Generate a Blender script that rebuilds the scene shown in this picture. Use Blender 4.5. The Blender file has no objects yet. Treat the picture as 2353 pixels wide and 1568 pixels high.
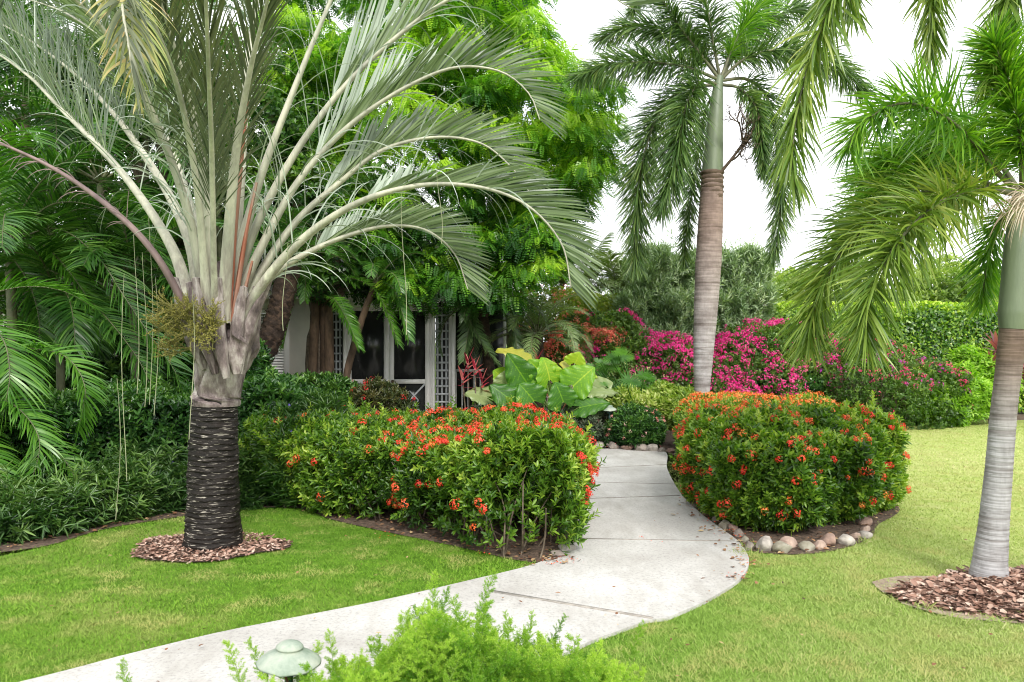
import bpy, math, random
import numpy as np
from mathutils import Vector
R = math.radians
rng = np.random.default_rng(7)
random.seed(7)
sc = bpy.context.scene
COL = sc.collection

# ------------------------------------------------------------------ camera
H = 1.6          # eye height
F = 1830.0       # focal length in units of a 2353 x 1568 picture
CX, CY = 1176.5, 784.0
cam_d = bpy.data.cameras.new("camera")
cam = bpy.data.objects.new("camera", cam_d)
COL.objects.link(cam)
cam.location = (0, 0, H)
cam.rotation_euler = (R(90), 0, 0)
cam_d.sensor_width = 36
cam_d.lens = 36 * F / 2353
cam_d.clip_start = 0.05
cam_d.clip_end = 2000
cam_d.dof.use_dof = True
cam_d.dof.focus_distance = 8.0
cam_d.dof.aperture_fstop = 11.0
sc.camera = cam

# ------------------------------------------------------------------ sky and sun
SUN_EL, SUN_AZ = 42, 166     # high, behind the camera to the right
w = bpy.data.worlds.new("World")
sc.world = w
w.use_nodes = True
nt = w.node_tree
bg = nt.nodes["Background"]
sky = nt.nodes.new("ShaderNodeTexSky")
sky.sky_type = 'NISHITA'
sky.sun_disc = False
sky.sun_elevation = R(SUN_EL)
sky.sun_rotation = R(SUN_AZ)
hs = nt.nodes.new("ShaderNodeHueSaturation")
hs.inputs['Saturation'].default_value = 0.25
nt.links.new(sky.outputs[0], hs.inputs['Color'])
tc = nt.nodes.new("ShaderNodeTexCoord")
nz = nt.nodes.new("ShaderNodeTexNoise")
nz.inputs['Scale'].default_value = 2.5
nz.inputs['Detail'].default_value = 5
nt.links.new(tc.outputs['Generated'], nz.inputs['Vector'])
cl = nt.nodes.new("ShaderNodeValToRGB")      # overcast cloud, a touch uneven
cl.color_ramp.elements[0].position = 0.3
cl.color_ramp.elements[0].color = (10.0, 10.3, 10.8, 1)
cl.color_ramp.elements[1].position = 0.7
cl.color_ramp.elements[1].color = (12.5, 12.5, 12.5, 1)
nt.links.new(nz.outputs[0], cl.inputs[0])
mx = nt.nodes.new("ShaderNodeMix")
mx.data_type = 'RGBA'
mx.inputs[0].default_value = 0.85
nt.links.new(hs.outputs[0], mx.inputs[6])
nt.links.new(cl.outputs[0], mx.inputs[7])
nt.links.new(mx.outputs[2], bg.inputs[0])
bg.inputs[1].default_value = 0.1
sun_d = bpy.data.lights.new("sun", 'SUN')
sun = bpy.data.objects.new("sun", sun_d)
COL.objects.link(sun)
sun_d.energy = 2.3
sun_d.angle = R(16)
sun_d.color = (1, 0.96, 0.9)
sa = R(SUN_AZ)
sdir = Vector((math.sin(sa) * math.cos(R(SUN_EL)), math.cos(sa) * math.cos(R(SUN_EL)), math.sin(R(SUN_EL))))
sun.rotation_euler = sdir.to_track_quat('Z', 'Y').to_euler()
sc.view_settings.view_transform = 'Standard'
sc.view_settings.look = 'None'
sc.view_settings.exposure = 0.8
sc.view_settings.gamma = 1
sc.cycles.max_bounces = 8
sc.cycles.diffuse_bounces = 4
sc.cycles.glossy_bounces = 2
sc.cycles.transmission_bounces = 4
sc.cycles.use_denoising = True
sc.cycles.pixel_filter_type = 'BLACKMAN_HARRIS'
sc.cycles.filter_width = 1.05

# ------------------------------------------------------------------ helpers
def P(x, y, Y):
    """world point at picture position x, y (2353 wide) and distance Y"""
    return np.array([(x - CX) / F * Y, Y, H - (y - CY) / F * Y])
def G(x, y, z=0.0):
    Y = (H - z) * F / (y - CY)
    return np.array([(x - CX) / F * Y, Y, z])
def nrm(v):
    return v / np.maximum(np.linalg.norm(v, axis=-1, keepdims=True), 1e-9)
UP = np.array([0, 0, 1.0])

class MB:
    """collects quads/tris, links them as one mesh object"""
    def __init__(s):
        s.v, s.f, s.m, s.r, s.n = [], [], [], [], 0
    def add(s, v, f, mat=0, rnd=None):
        v = np.asarray(v, float).reshape(-1, 3)
        f = np.asarray(f, int)
        s.v.append(v)
        s.f.append(f + s.n)
        s.n += len(v)
        s.m.append(np.full(len(f), mat, int))
        s.r.append(np.full(len(f), 0.5) if rnd is None else np.broadcast_to(np.asarray(rnd, float), (len(f),)))
        return s
    def mesh(s, name, smooth=False):
        v = np.concatenate(s.v)
        me = bpy.data.meshes.new(name)
        me.vertices.add(len(v))
        me.vertices.foreach_set("co", v.astype(np.float32).ravel())
        tot = np.concatenate([np.full(len(f), f.shape[1]) for f in s.f])
        idx = np.concatenate([f.ravel() for f in s.f])
        st = np.concatenate([[0], np.cumsum(tot)[:-1]])
        me.loops.add(len(idx))
        me.loops.foreach_set("vertex_index", idx.astype(np.int32))
        me.polygons.add(len(tot))
        me.polygons.foreach_set("loop_start", st.astype(np.int32))
        me.polygons.foreach_set("loop_total", tot.astype(np.int32))
        me.polygons.foreach_set("material_index", np.concatenate(s.m).astype(np.int32))
        me.update(calc_edges=True)
        a = me.attributes.new("rnd", 'FLOAT', 'FACE')
        a.data.foreach_set("value", np.concatenate(s.r).astype(np.float32))
        if smooth:
            me.polygons.foreach_set("use_smooth", np.ones(len(tot), bool))
        me.validate()
        return me
    def build(s, name, mats, parent=None, smooth=False):
        me = s.mesh(name, smooth)
        for m in (mats if isinstance(mats, (list, tuple)) else [mats]):
            me.materials.append(m)
        o = bpy.data.objects.new(name, me)
        COL.objects.link(o)
        if parent is not None:
            o.parent = parent
            o.location = -Vector(parent.location)
        return o

def tag(o, label=None, cat=None, group=None, kind=None):
    if label: o['label'] = label
    if cat: o['category'] = cat
    if group: o['group'] = group
    if kind: o['kind'] = kind
    return o
def thing(name, label, cat, loc=(0, 0, 0), group=None):
    o = bpy.data.objects.new(name, None)
    COL.objects.link(o)
    o.location = [float(c) for c in loc]
    o.empty_display_size = 0.1
    return tag(o, label, cat, group)

# ---- materials
def mat(name):
    m = bpy.data.materials.new(name)
    m.use_nodes = True
    t = m.node_tree
    return m, t, t.nodes["Principled BSDF"]
def node(t, kind, **kw):
    n = t.nodes.new(kind)
    for k, v in kw.items():
        if hasattr(n, k): setattr(n, k, v)
        else: n.inputs[k].default_value = v
    return n
def ramp(t, src, stops):
    r = t.nodes.new("ShaderNodeValToRGB")
    e = r.color_ramp.elements
    while len(e) < len(stops): e.new(0.5)
    for i, (p, c) in enumerate(stops):
        e[i].position = p
        e[i].color = (*c, 1)
    t.links.new(src, r.inputs[0])
    return r.outputs[0]
def mixc(t, fac, a, b, mode='MIX'):
    n = t.nodes.new("ShaderNodeMix")
    n.data_type = 'RGBA'
    n.blend_type = mode
    for s, i in ((fac, 0), (a, 6), (b, 7)):
        if hasattr(s, 'links'): t.links.new(s, n.inputs[i])
        elif i == 0: n.inputs[0].default_value = s
        else: n.inputs[i].default_value = (*s, 1)
    return n.outputs[2]
def coords(t, scale=(1, 1, 1), rot=(0, 0, 0)):
    c = t.nodes.new("ShaderNodeTexCoord")
    mp = t.nodes.new("ShaderNodeMapping")
    mp.inputs['Scale'].default_value = scale
    mp.inputs['Rotation'].default_value = rot
    t.links.new(c.outputs['Object'], mp.inputs[0])
    return mp.outputs[0]
def noise(t, vec, scale, detail=4, rough=0.55):
    n = node(t, "ShaderNodeTexNoise", Scale=scale, Detail=detail, Roughness=rough)
    t.links.new(vec, n.inputs['Vector'])
    return n.outputs[0]
def bump(t, bsdf, src, strength, dist=0.02):
    b = node(t, "ShaderNodeBump", Strength=strength, Distance=dist)
    t.links.new(src, b.inputs['Height'])
    t.links.new(b.outputs[0], bsdf.inputs['Normal'])

def leafmat(name, stops, rough=0.45, trans=0.3, tcol=None, back=None, spec=0.5, nscale=1.3):
    """stops: colours over the per-leaf value; back: colour of the underside"""
    m, t, b = mat(name)
    a = node(t, "ShaderNodeAttribute", attribute_name="rnd")
    v = noise(t, coords(t), nscale, 3)
    ad = node(t, "ShaderNodeMath", operation='MULTIPLY_ADD')
    t.links.new(v, ad.inputs[0]); ad.inputs[1].default_value = 0.7; ad.inputs[2].default_value = -0.35
    ad2 = node(t, "ShaderNodeMath", operation='ADD')
    t.links.new(a.outputs['Fac'], ad2.inputs[0]); t.links.new(ad.outputs[0], ad2.inputs[1])
    c = ramp(t, ad2.outputs[0], [(i / (len(stops) - 1), s) for i, s in enumerate(stops)])
    if back:
        g = node(t, "ShaderNodeNewGeometry")
        c = mixc(t, g.outputs['Backfacing'], c, back)
    t.links.new(c, b.inputs['Base Color'])
    b.inputs['Roughness'].default_value = rough
    b.inputs['Specular IOR Level'].default_value = spec
    tr = node(t, "ShaderNodeBsdfTranslucent")
    tc_ = mixc(t, 1.0, c, tcol or (1.3, 1.6, 0.5), 'MULTIPLY')
    t.links.new(tc_, tr.inputs[0])
    mxs = node(t, "ShaderNodeMixShader", Fac=trans)
    t.links.new(b.outputs[0], mxs.inputs[1]); t.links.new(tr.outputs[0], mxs.inputs[2])
    t.links.new(mxs.outputs[0], t.nodes["Material Output"].inputs[0])
    return m
def simple(name, col, rough=0.6, var=0.12, scale=6, bmp=0.0, bscale=60, metal=0.0, stretch=(1, 1, 1), col2=None):
    m, t, b = mat(name)
    v = coords(t, stretch)
    n = noise(t, v, scale, 5)
    c2 = col2 or tuple(c * (1 - 2 * var) for c in col)
    t.links.new(ramp(t, n, [(0.35, c2), (0.65, col)]), b.inputs['Base Color'])
    b.inputs['Roughness'].default_value = rough
    b.inputs['Metallic'].default_value = metal
    if bmp: bump(t, b, noise(t, v, bscale, 6), bmp, 0.01)
    return m

# ---- curves and sweeps
def spline(cps, n):
    c = np.asarray(cps, float)
    c = np.vstack([2 * c[0] - c[1], c, 2 * c[-1] - c[-2]])
    out = []
    for i in range(1, len(c) - 2):
        t = np.linspace(0, 1, 24, endpoint=False)[:, None]
        p0, p1, p2, p3 = c[i - 1], c[i], c[i + 1], c[i + 2]
        out.append(0.5 * ((2 * p1) + (-p0 + p2) * t + (2 * p0 - 5 * p1 + 4 * p2 - p3) * t ** 2 + (-p0 + 3 * p1 - 3 * p2 + p3) * t ** 3))
    out.append(c[-2][None])
    p = np.vstack(out)
    d = np.concatenate([[0], np.cumsum(np.linalg.norm(np.diff(p, axis=0), axis=1))])
    s = np.linspace(0, d[-1], n)
    return np.stack([np.interp(s, d, p[:, k]) for k in range(3)], 1), d[-1]
def frames(p):
    T = nrm(np.gradient(p, axis=0))
    S = np.cross(T, UP)
    bad = np.linalg.norm(S, axis=1) < 0.05
    # carry the side vector through vertical stretches
    S = nrm(S)
    for i in range(len(S)):
        if bad[i]: S[i] = S[i - 1] if i else np.array([1.0, 0, 0])
        if i and S[i] @ S[i - 1] < 0: S[i] = -S[i]
    # smooth
    for _ in range(3):
        S[1:-1] = nrm(S[1:-1] * 2 + S[:-2] + S[2:])
    S = nrm(S - T * np.sum(S * T, 1, keepdims=True))
    N = np.cross(S, T)
    return T, S, N
def tube(mb, p, r, sides=8, mat=0, flat=1.0, disp=None, rnd=None):
    """sweep a ring along p; r radius per point; flat: height/width of the section"""
    p = np.asarray(p, float)
    T, S, N = frames(p)
    r = np.broadcast_to(np.asarray(r, float), (len(p),))
    a = np.linspace(0, 2 * np.pi, sides, endpoint=False)
    rr = r[:, None] * np.ones(sides)
    if disp is not None: rr = rr + disp(np.linspace(0, 1, len(p))[:, None], a[None, :])
    v = p[:, None] + rr[..., None] * (np.cos(a)[None, :, None] * S[:, None] + flat * np.sin(a)[None, :, None] * N[:, None])
    n = len(p)
    i = np.arange(n - 1)[:, None] * sides
    j = np.arange(sides)[None]
    k = (j + 1) % sides
    f = np.stack([i + j, i + k, i + sides + k, i + sides + j], -1).reshape(-1, 4)
    mb.add(v, f, mat, rnd)
    c = np.vstack([v[-1], p[-1][None] + T[-1] * r[-1] * .3])
    mb.add(c, np.stack([np.arange(sides), (np.arange(sides) + 1) % sides, np.full(sides, sides)], 1), mat, rnd)
def strips(mb, P0, D, W, L, wd, k=3, g=0.5, mat=0, rnd=None, pw=0.7, bend=None, flip=None):
    """n leaflets at P0 along D with blade axis W; they droop by g towards the end"""
    n = len(P0)
    L = np.broadcast_to(L, (n,)).astype(float); wd = np.broadcast_to(wd, (n,)).astype(float); g = np.broadcast_to(g, (n,)).astype(float)
    D = nrm(D)
    pts = [P0]; dirs = [D]
    cur = P0; d = D
    for i in range(k):
        t = (i + 1) / k
        d = nrm(d + (g * (0.3 + t) / k)[:, None] * -UP + (0 if bend is None else bend / k))
        cur = cur + d * (L / k)[:, None]
        pts.append(cur); dirs.append(d)
    prof = [0.45] + [max(0.03, (1 - (i / k) ** 2.2) ** pw) for i in range(1, k + 1)]
    V = np.empty((n, k + 1, 2, 3))
    for i in range(k + 1):
        Wi = nrm(W - dirs[i] * np.sum(W * dirs[i], 1, keepdims=True))
        o = Wi * (wd * prof[i] * 0.5)[:, None]
        V[:, i, 0] = pts[i] - o; V[:, i, 1] = pts[i] + o
    if flip is not None:
        V[flip] = V[flip][:, :, ::-1]
    b = np.arange(n)[:, None] * (2 * (k + 1)) + 2 * np.arange(k)[None]
    f = np.stack([b, b + 1, b + 3, b + 2], -1).reshape(-1, 4)
    if rnd is None: rnd = rng.random(n)
    mb.add(V, f, mat, np.repeat(np.broadcast_to(rnd, (n,)), k))

def frond(cps, n=70, L=0.6, wd=0.03, start=0.25, up=35, fwd=50, g=0.5, k=4, r0=0.02, r1=0.004, style='pinnate', rbase=None,
          mb=None, endL=0.35, jit=0.08, tone=None, mats=(0, 1), flat=1.0, sides=6, startL=0.55, far=None):
    """one feather frond along the control points; leaflet material mats[0], rachis mats[1]"""
    mb = mb or MB()
    m = 48
    p, length = spline(cps, m)
    T, S, N = frames(p)
    s = np.linspace(0, 1, m)
    r = r1 + (r0 - r1) * (1 - s) ** 1.2
    if rbase: r = np.maximum(r, rbase * np.exp(-s / 0.10) + r1)
    tube(mb, p, r, sides, mats[1], flat)
    if style == 'plumose':
        q = start + (1 - start) * rng.random(n * 2)
        q.sort()
        N_ = len(q)
        phi = rng.random(N_) * 2 * np.pi
    else:
        q = np.repeat(start + (1 - start) * (np.arange(n) + .5) / n, 2)
        N_ = len(q)
        q = np.clip(q + rng.normal(0, 0.2 / n, N_), 0, 1)
        side = np.tile([1, -1], n)
    def at(A): return np.stack([np.interp(q, s, A[:, c]) for c in range(3)], 1)
    Pq, Tq, Sq, Nq = at(p), nrm(at(T)), nrm(at(S)), nrm(at(N))
    u = (q - start) / (1 - start)
    prof = np.where(u < 0.3, startL + (1 - startL) * u / 0.3, endL + (1 - endL) * (1 - ((u - .3) / .7) ** 2))
    Ls = L * prof * (1 + rng.normal(0, jit, N_))
    fa = np.radians((fwd + (u - .5) * -24 if not far else 13 + 27 * np.clip(u * 1.5 - .1, 0, 1) ** 1.2) + rng.normal(0, (5 if not far else 1.5) + 40 * jit, N_))
    if style == 'plumose':
        lat = np.cos(phi)[:, None] * Sq + np.sin(phi)[:, None] * Nq
        D = np.cos(fa)[:, None] * Tq + np.sin(fa)[:, None] * lat
        W = nrm(np.cross(D, rng.normal(size=(N_, 3))))
        flip = None
    else:
        v = np.radians(up + rng.normal(0, 4 + 60 * jit, N_))
        lat = (np.cos(v) * side)[:, None] * Sq + np.sin(v)[:, None] * Nq
        D = np.cos(fa)[:, None] * Tq + np.sin(fa)[:, None] * lat
        W = Tq + rng.normal(0, 0.12, (N_, 3))
        flip = side < 0
    rv = rng.random(N_) * 0.6 + 0.2 if tone is None else np.clip(tone + rng.normal(0, .13, N_), 0, 1)
    if far:      # far row stands up straight; sky gloss on its inner face is painted pale
        fs = (side * Sq[:, 1] > 0) & (q < far[1]) & (q > far[0])
        nf = fs.sum(); ff_ = np.clip((q[fs] - far[0]) / (far[1] - far[0]), 0, 1)
        Df = np.cos(R(60)) * Tq[fs] + np.sin(R(60)) * UP + np.array([0, .2, 0]) + rng.normal(0, .035, (nf, 3))
        strips(mb, Pq[fs], Df, np.array([[1.0, -.3, 0]]) + rng.normal(0, .1, (nf, 3)), far[2] * (.45 + .55 * np.sin(ff_ * 2.6 + .3)) * rng.uniform(.8, 1.15, nf), .028, 5, .05 + .9 * (rng.random(nf) < .2), 2, None, .3)
        kf = ~fs
        Pq, D, W, Ls, prof, rv, flip = Pq[kf], D[kf], W[kf], Ls[kf], prof[kf], rv[kf], flip[kf]
    strips(mb, Pq + D * 0.004, D, W, Ls, wd * (0.6 + 0.4 * prof), k, g, mats[0], rv, flip=flip)
    return mb

def arc(base, az, el, L, droop, n=7):
    """control points of an arching frond: az, el in degrees; droop = total turning in degrees"""
    pts = [np.asarray(base, float)]
    for i in range(n):
        e = R(el - droop * ((i + .5) / n) ** 1.3)
        pts.append(pts[-1] + L / n * np.array([math.cos(e) * math.sin(R(az)), math.cos(e) * math.cos(R(az)), math.sin(e)]))
    return pts

# ---- leaves of shrubs
def leaves(mb, P0, D, Nn, L, wd, mat=0, rnd=None, fold=0.25, hexa=True, curl=0.0):
    """single leaves: P0 base, D direction, Nn blade normal"""
    n = len(P0)
    L = np.broadcast_to(L, (n,)).astype(float)[:, None]; wd = np.broadcast_to(wd, (n,)).astype(float)[:, None]
    D = nrm(D)
    S = nrm(np.cross(D, Nn)); Nn = np.cross(S, D)
    tip = P0 + D * L - Nn * L * curl
    rnd = rng.random(n) if rnd is None else np.broadcast_to(rnd, (n,))
    if hexa:
        a = P0 + D * L * .33; b = P0 + D * L * .72 - Nn * L * curl * .4
        V = np.stack([P0, a + S * wd * .48 + Nn * wd * fold, b + S * wd * .38 + Nn * wd * fold * .7, tip,
                      b - S * wd * .38 + Nn * wd * fold * .7, a - S * wd * .48 + Nn * wd * fold], 1)
        o = np.arange(n)[:, None] * 6
        f = np.concatenate([o + np.array([0, 1, 2, 3]), o + np.array([0, 3, 4, 5])])
        mb.add(V, f, mat, np.concatenate([rnd, rnd]))
    else:
        a = P0 + D * L * .5
        V = np.stack([P0, a + S * wd * .5 + Nn * wd * fold, tip, a - S * wd * .5 + Nn * wd * fold], 1)
        mb.add(V, np.arange(n)[:, None] * 4 + np.arange(4)[None], mat, rnd)
def perp(A):
    r = rng.normal(size=A.shape)
    return nrm(r - A * np.sum(A * r, -1, keepdims=True))
def sprigs(mb, C, A, m, L, wd, spread=55, stem=0.05, mat=0, rnd=None, hexa=True, curl=0.1, fold=0.2):
    """m leaves round the axis A at each C"""
    n = len(C)
    A = nrm(A)
    X = perp(A); Yv = np.cross(A, X)
    rnd = rng.random(n) if rnd is None else rnd
    for i in range(m):
        a = 2.4 * i + rng.random(n) * .6
        sp = np.radians(spread * (1.15 - 0.55 * i / m) + rng.normal(0, 8, n))
        rad = np.cos(a)[:, None] * X + np.sin(a)[:, None] * Yv
        D = np.cos(sp)[:, None] * A + np.sin(sp)[:, None] * rad
        Nn = np.cross(np.cross(D, A), D)
        leaves(mb, C + A * stem * (i / m - .5), D, Nn + rng.normal(0, .25, (n, 3)), L * (.75 + .45 * rng.random(n)), wd * (.8 + .4 * rng.random(n)), mat,
               np.clip(rnd + rng.normal(0, .12, n), 0, 1), fold, hexa, curl)
_wv = rng.normal(size=(24, 3)); _ph = rng.random(24) * 6.28
def wob(p, scale=1.0):
    """smooth 3D noise about -1..1"""
    f = np.array([1.0, 1.7, 2.6, 4.1])[np.arange(24) % 4]
    return np.sum(np.sin((p @ (_wv * f[:, None]).T) * scale + _ph) / f, axis=-1) / 4.5
def ell(c, r):
    c = np.array(c, float); r = np.array(r, float)
    return lambda p: (1 - np.linalg.norm((p - c) / r, axis=-1)) * r.min()
def union(fs):
    return lambda p: np.max([f(p) for f in fs], axis=0)
def polyd(poly):
    """signed distance, positive inside"""
    a = np.asarray(poly, float)[:, :2]; b = np.roll(a, -1, 0)
    def f(p):
        q = p[..., None, :2]
        e = b - a
        t = np.clip(np.sum((q - a) * e, -1) / np.sum(e * e, -1), 0, 1)
        d = np.min(np.linalg.norm(q - a - t[..., None] * e, axis=-1), -1)
        c = ((a[:, 1] > q[..., 1]) != (b[:, 1] > q[..., 1])) & (q[..., 0] < (b[:, 0] - a[:, 0]) * (q[..., 1] - a[:, 1]) / (b[:, 1] - a[:, 1] + 1e-12) + a[:, 0])
        return np.where(np.sum(c, -1) % 2 == 1, d, -d)
    return f
def hedgef(poly, h, bulge=0.15, rnd_=0.25, low=0.1, wobble=0.06, ws=2.0):
    pd = polyd(poly)
    def f(p):
        z = p[..., 2]
        d = pd(p) + bulge * np.sin(np.clip(z / h, 0, 1) * 2.6) + wob(p, ws) * wobble - np.clip(low * 2 - z, 0, 1) * 0.8
        tz = h + wob(p * np.array([1, 1, 0]), ws) * wobble - z
        a, b = rnd_ - np.minimum(d, rnd_), rnd_ - np.minimum(tz, rnd_)
        return rnd_ - np.sqrt(a * a + b * b)
    return f
def scatter(f, lo, hi, n, thick=0.2, power=1.5, cull=None):
    """n points within thick of the surface f = 0 and the outward normals there"""
    out = []; got = 0
    lo = np.array(lo, float); hi = np.array(hi, float)
    for _ in range(60):
        p = lo + (hi - lo) * rng.random((60000, 3))
        d = f(p)
        keep = (d > 0) & (rng.random(len(p)) < np.clip(1 - d / thick, 0, 1) ** power)
        if cull is not None: keep &= cull(p)
        out.append(p[keep]); got += keep.sum()
        if got >= n: break
    p = np.concatenate(out)[:n]
    e = 0.02
    g = np.stack([f(p + e * np.eye(3)[i]) - f(p - e * np.eye(3)[i]) for i in range(3)], 1)
    return p, nrm(-g)
def clusters(mb, C, A, n, r, size, mat=0, rnd=None, dome=True):
    """flower heads: n little petals over a dome at each C"""
    N_ = len(C)
    X = perp(A); Yv = np.cross(A, X)
    base = rng.random(N_) if rnd is None else rnd
    rs = r * (.7 + .6 * rng.random(N_))
    for i in range(n):
        th = np.arccos(1 - (1.15 if dome else 2) * rng.random(N_)); ph = rng.random(N_) * 6.28
        D = np.cos(th)[:, None] * A + np.sin(th)[:, None] * (np.cos(ph)[:, None] * X + np.sin(ph)[:, None] * Yv)
        q = C + D * (rs * (.75 + .4 * rng.random(N_)))[:, None]
        t = perp(D)
        leaves(mb, q - t * size * .5, t + D * .2, D, size, size * .7, mat, np.clip(base + rng.normal(0, .15, N_), 0, 1), .1, False)
def box(mb, x0, x1, y0, y1, z0, z1, mat=0, rnd=None):
    v = [(x, y, z) for z in (z0, z1) for y in (y0, y1) for x in (x0, x1)]
    f = [(0, 2, 3, 1), (4, 5, 7, 6), (0, 1, 5, 4), (2, 6, 7, 3), (0, 4, 6, 2), (1, 3, 7, 5)]
    mb.add(v, f, mat, rnd)
def bar(mb, a, b, w, d, mat=0):
    """a bar in the x-z plane from a to b (x, z), width w, y from d[0] to d[1]"""
    a = np.array(a, float); b = np.array(b, float)
    t = (b - a) / np.linalg.norm(b - a); s = np.array([-t[1], t[0]]) * w / 2
    q = [a - s, b - s, b + s, a + s]
    v = [(x, d[0], z) for x, z in q] + [(x, d[1], z) for x, z in q]
    mb.add(v, [(0, 1, 2, 3), (7, 6, 5, 4), (0, 4, 5, 1), (1, 5, 6, 2), (2, 6, 7, 3), (3, 7, 4, 0)], mat)
def lathe(mb, prof, c=(0, 0, 0), sides=32, mat=0, tilt=None):
    pr = np.array(prof, float); n = len(pr)
    a = np.linspace(0, 2 * np.pi, sides, endpoint=False)
    v = np.stack([pr[:, 0][:, None] * np.cos(a), pr[:, 0][:, None] * np.sin(a), np.repeat(pr[:, 1][:, None], sides, 1)], -1)
    if tilt is not None: v = v @ np.array(tilt).T
    v = v + np.array(c)
    i = np.arange(n - 1)[:, None] * sides; j = np.arange(sides)[None]; k = (j + 1) % sides
    mb.add(v, np.stack([i + j, i + k, i + sides + k, i + sides + j], -1).reshape(-1, 4), mat)
def smoothp(pts, n=120, closed=True):
    c = np.array([list(p)[:2] + [0] for p in pts], float)
    if closed: c = np.vstack([c, c[0]])
    return spline(c, n)[0][:-1] if closed else spline(c, n)[0]

# ------------------------------------------------------------------ materials
def lawn_mat():
    m, t, b = mat("lawn")
    v = coords(t)
    big = noise(t, v, 0.55, 4)
    fine = noise(t, v, 55, 6, 0.7)
    mid = noise(t, v, 5, 5, 0.7)
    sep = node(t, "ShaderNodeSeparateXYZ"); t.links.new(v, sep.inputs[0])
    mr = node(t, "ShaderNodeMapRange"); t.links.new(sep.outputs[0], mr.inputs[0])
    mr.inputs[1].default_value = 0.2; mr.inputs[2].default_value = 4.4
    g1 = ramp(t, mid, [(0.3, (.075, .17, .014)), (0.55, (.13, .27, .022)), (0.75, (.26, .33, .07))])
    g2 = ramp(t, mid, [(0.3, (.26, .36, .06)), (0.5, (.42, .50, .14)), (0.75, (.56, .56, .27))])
    c = mixc(t, mr.outputs[0], g1, g2)  # paler to the right: drier grass, with bright light put into the colour
    c = mixc(t, 0.5, c, ramp(t, fine, [(0.3, (.35, .35, .35)), (0.7, (1.3, 1.3, 1.3))]), 'MULTIPLY')
    dry = ramp(t, big, [(0.52, (0, 0, 0)), (0.7, (.55, .55, .55))])
    c = mixc(t, dry, c, (.36, .34, .12))
    t.links.new(c, b.inputs['Base Color'])
    b.inputs['Roughness'].default_value = 0.9
    b.inputs['Specular IOR Level'].default_value = 0.15
    bump(t, b, fine, 0.8, 0.03)
    return m
def blade_mat():
    m, t, b = mat("grass_blade")
    v = coords(t)
    big = noise(t, v, 0.55, 4)
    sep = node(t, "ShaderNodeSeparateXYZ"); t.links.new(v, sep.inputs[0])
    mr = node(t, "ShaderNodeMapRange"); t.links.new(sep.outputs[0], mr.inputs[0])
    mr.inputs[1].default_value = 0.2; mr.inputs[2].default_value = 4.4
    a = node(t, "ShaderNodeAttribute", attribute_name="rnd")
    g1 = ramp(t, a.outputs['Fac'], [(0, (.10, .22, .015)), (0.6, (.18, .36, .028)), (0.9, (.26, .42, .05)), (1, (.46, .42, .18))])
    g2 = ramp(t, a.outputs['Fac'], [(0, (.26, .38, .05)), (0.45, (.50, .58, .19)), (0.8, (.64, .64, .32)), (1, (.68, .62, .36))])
    c = mixc(t, mr.outputs[0], g1, g2)  # same rightward shift for blades: part dry grass, part painted brightness
    mid = noise(t, v, 3.2, 4, 0.6)
    dry = ramp(t, mid, [(0.48, (0, 0, 0)), (0.66, (.75, .75, .75))])
    c = mixc(t, dry, c, (.48, .45, .17))
    t.links.new(c, b.inputs['Base Color'])
    b.inputs['Roughness'].default_value = 0.6
    b.inputs['Specular IOR Level'].default_value = 0.25
    tr = node(t, "ShaderNodeBsdfTranslucent"); t.links.new(c, tr.inputs[0])
    mxs = node(t, "ShaderNodeMixShader", Fac=0.3)
    t.links.new(b.outputs[0], mxs.inputs[1]); t.links.new(tr.outputs[0], mxs.inputs[2])
    t.links.new(mxs.outputs[0], t.nodes["Material Output"].inputs[0])
    return m
def concrete_mat():
    m, t, b = mat("washed_concrete")
    v = coords(t)
    n1 = noise(t, v, 1.1, 5, 0.6)
    n2 = noise(t, v, 45, 6, 0.75)
    c = ramp(t, n1, [(0.35, (.41, .395, .37)), (0.65, (.56, .55, .525))])
    c = mixc(t, 0.55, c, ramp(t, n2, [(0.36, (.42, .42, .43)), (0.5, (1, 1, 1))]), 'MULTIPLY')
    st = noise(t, coords(t, (1, .35, 1)), 2.7, 5, 0.7)
    c = mixc(t, ramp(t, st, [(0.48, (0, 0, 0)), (0.7, (.7, .7, .7))]), c, (.30, .28, .25))
    t.links.new(c, b.inputs['Base Color'])
    b.inputs['Roughness'].default_value = 0.9
    bump(t, b, n2, 0.35, 0.01)
    return m
def mulch_mat(name, cols):
    m, t, b = mat(name)
    v = coords(t, (1, 1, 1))
    vo = node(t, "ShaderNodeTexVoronoi", Scale=38); t.links.new(v, vo.inputs['Vector'])
    n = noise(t, v, 25, 6, 0.7)
    t.links.new(mixc(t, .5, ramp(t, n, [(0.3, cols[0]), (0.5, cols[1]), (0.7, cols[2])]), ramp(t, vo.outputs['Distance'], [(0.1, (1.1, 1.1, 1.1)), (0.7, (.5, .5, .5))]), 'MULTIPLY'), b.inputs['Base Color'])
    b.inputs['Roughness'].default_value = 0.95
    bump(t, b, n, 0.9, 0.03)
    return m
M = {}
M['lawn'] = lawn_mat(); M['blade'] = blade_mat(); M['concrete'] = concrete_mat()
M['soil'] = mulch_mat("soil", [(.05, .032, .022), (.12, .08, .055), (.26, .17, .12)])
M['dust'] = mulch_mat("sandy_soil", [(.30, .22, .16), (.42, .32, .24), (.55, .45, .36)])
M['bark'] = leafmat("bark_chip", [(.09, .045, .03), (.24, .13, .09), (.36, .22, .165), (.55, .42, .34)], 0.85, 0.0)
M['litter'] = leafmat("dead_leaf", [(.05, .025, .015), (.16, .07, .035), (.30, .15, .07), (.45, .33, .18)], 0.8, 0.1)

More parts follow.
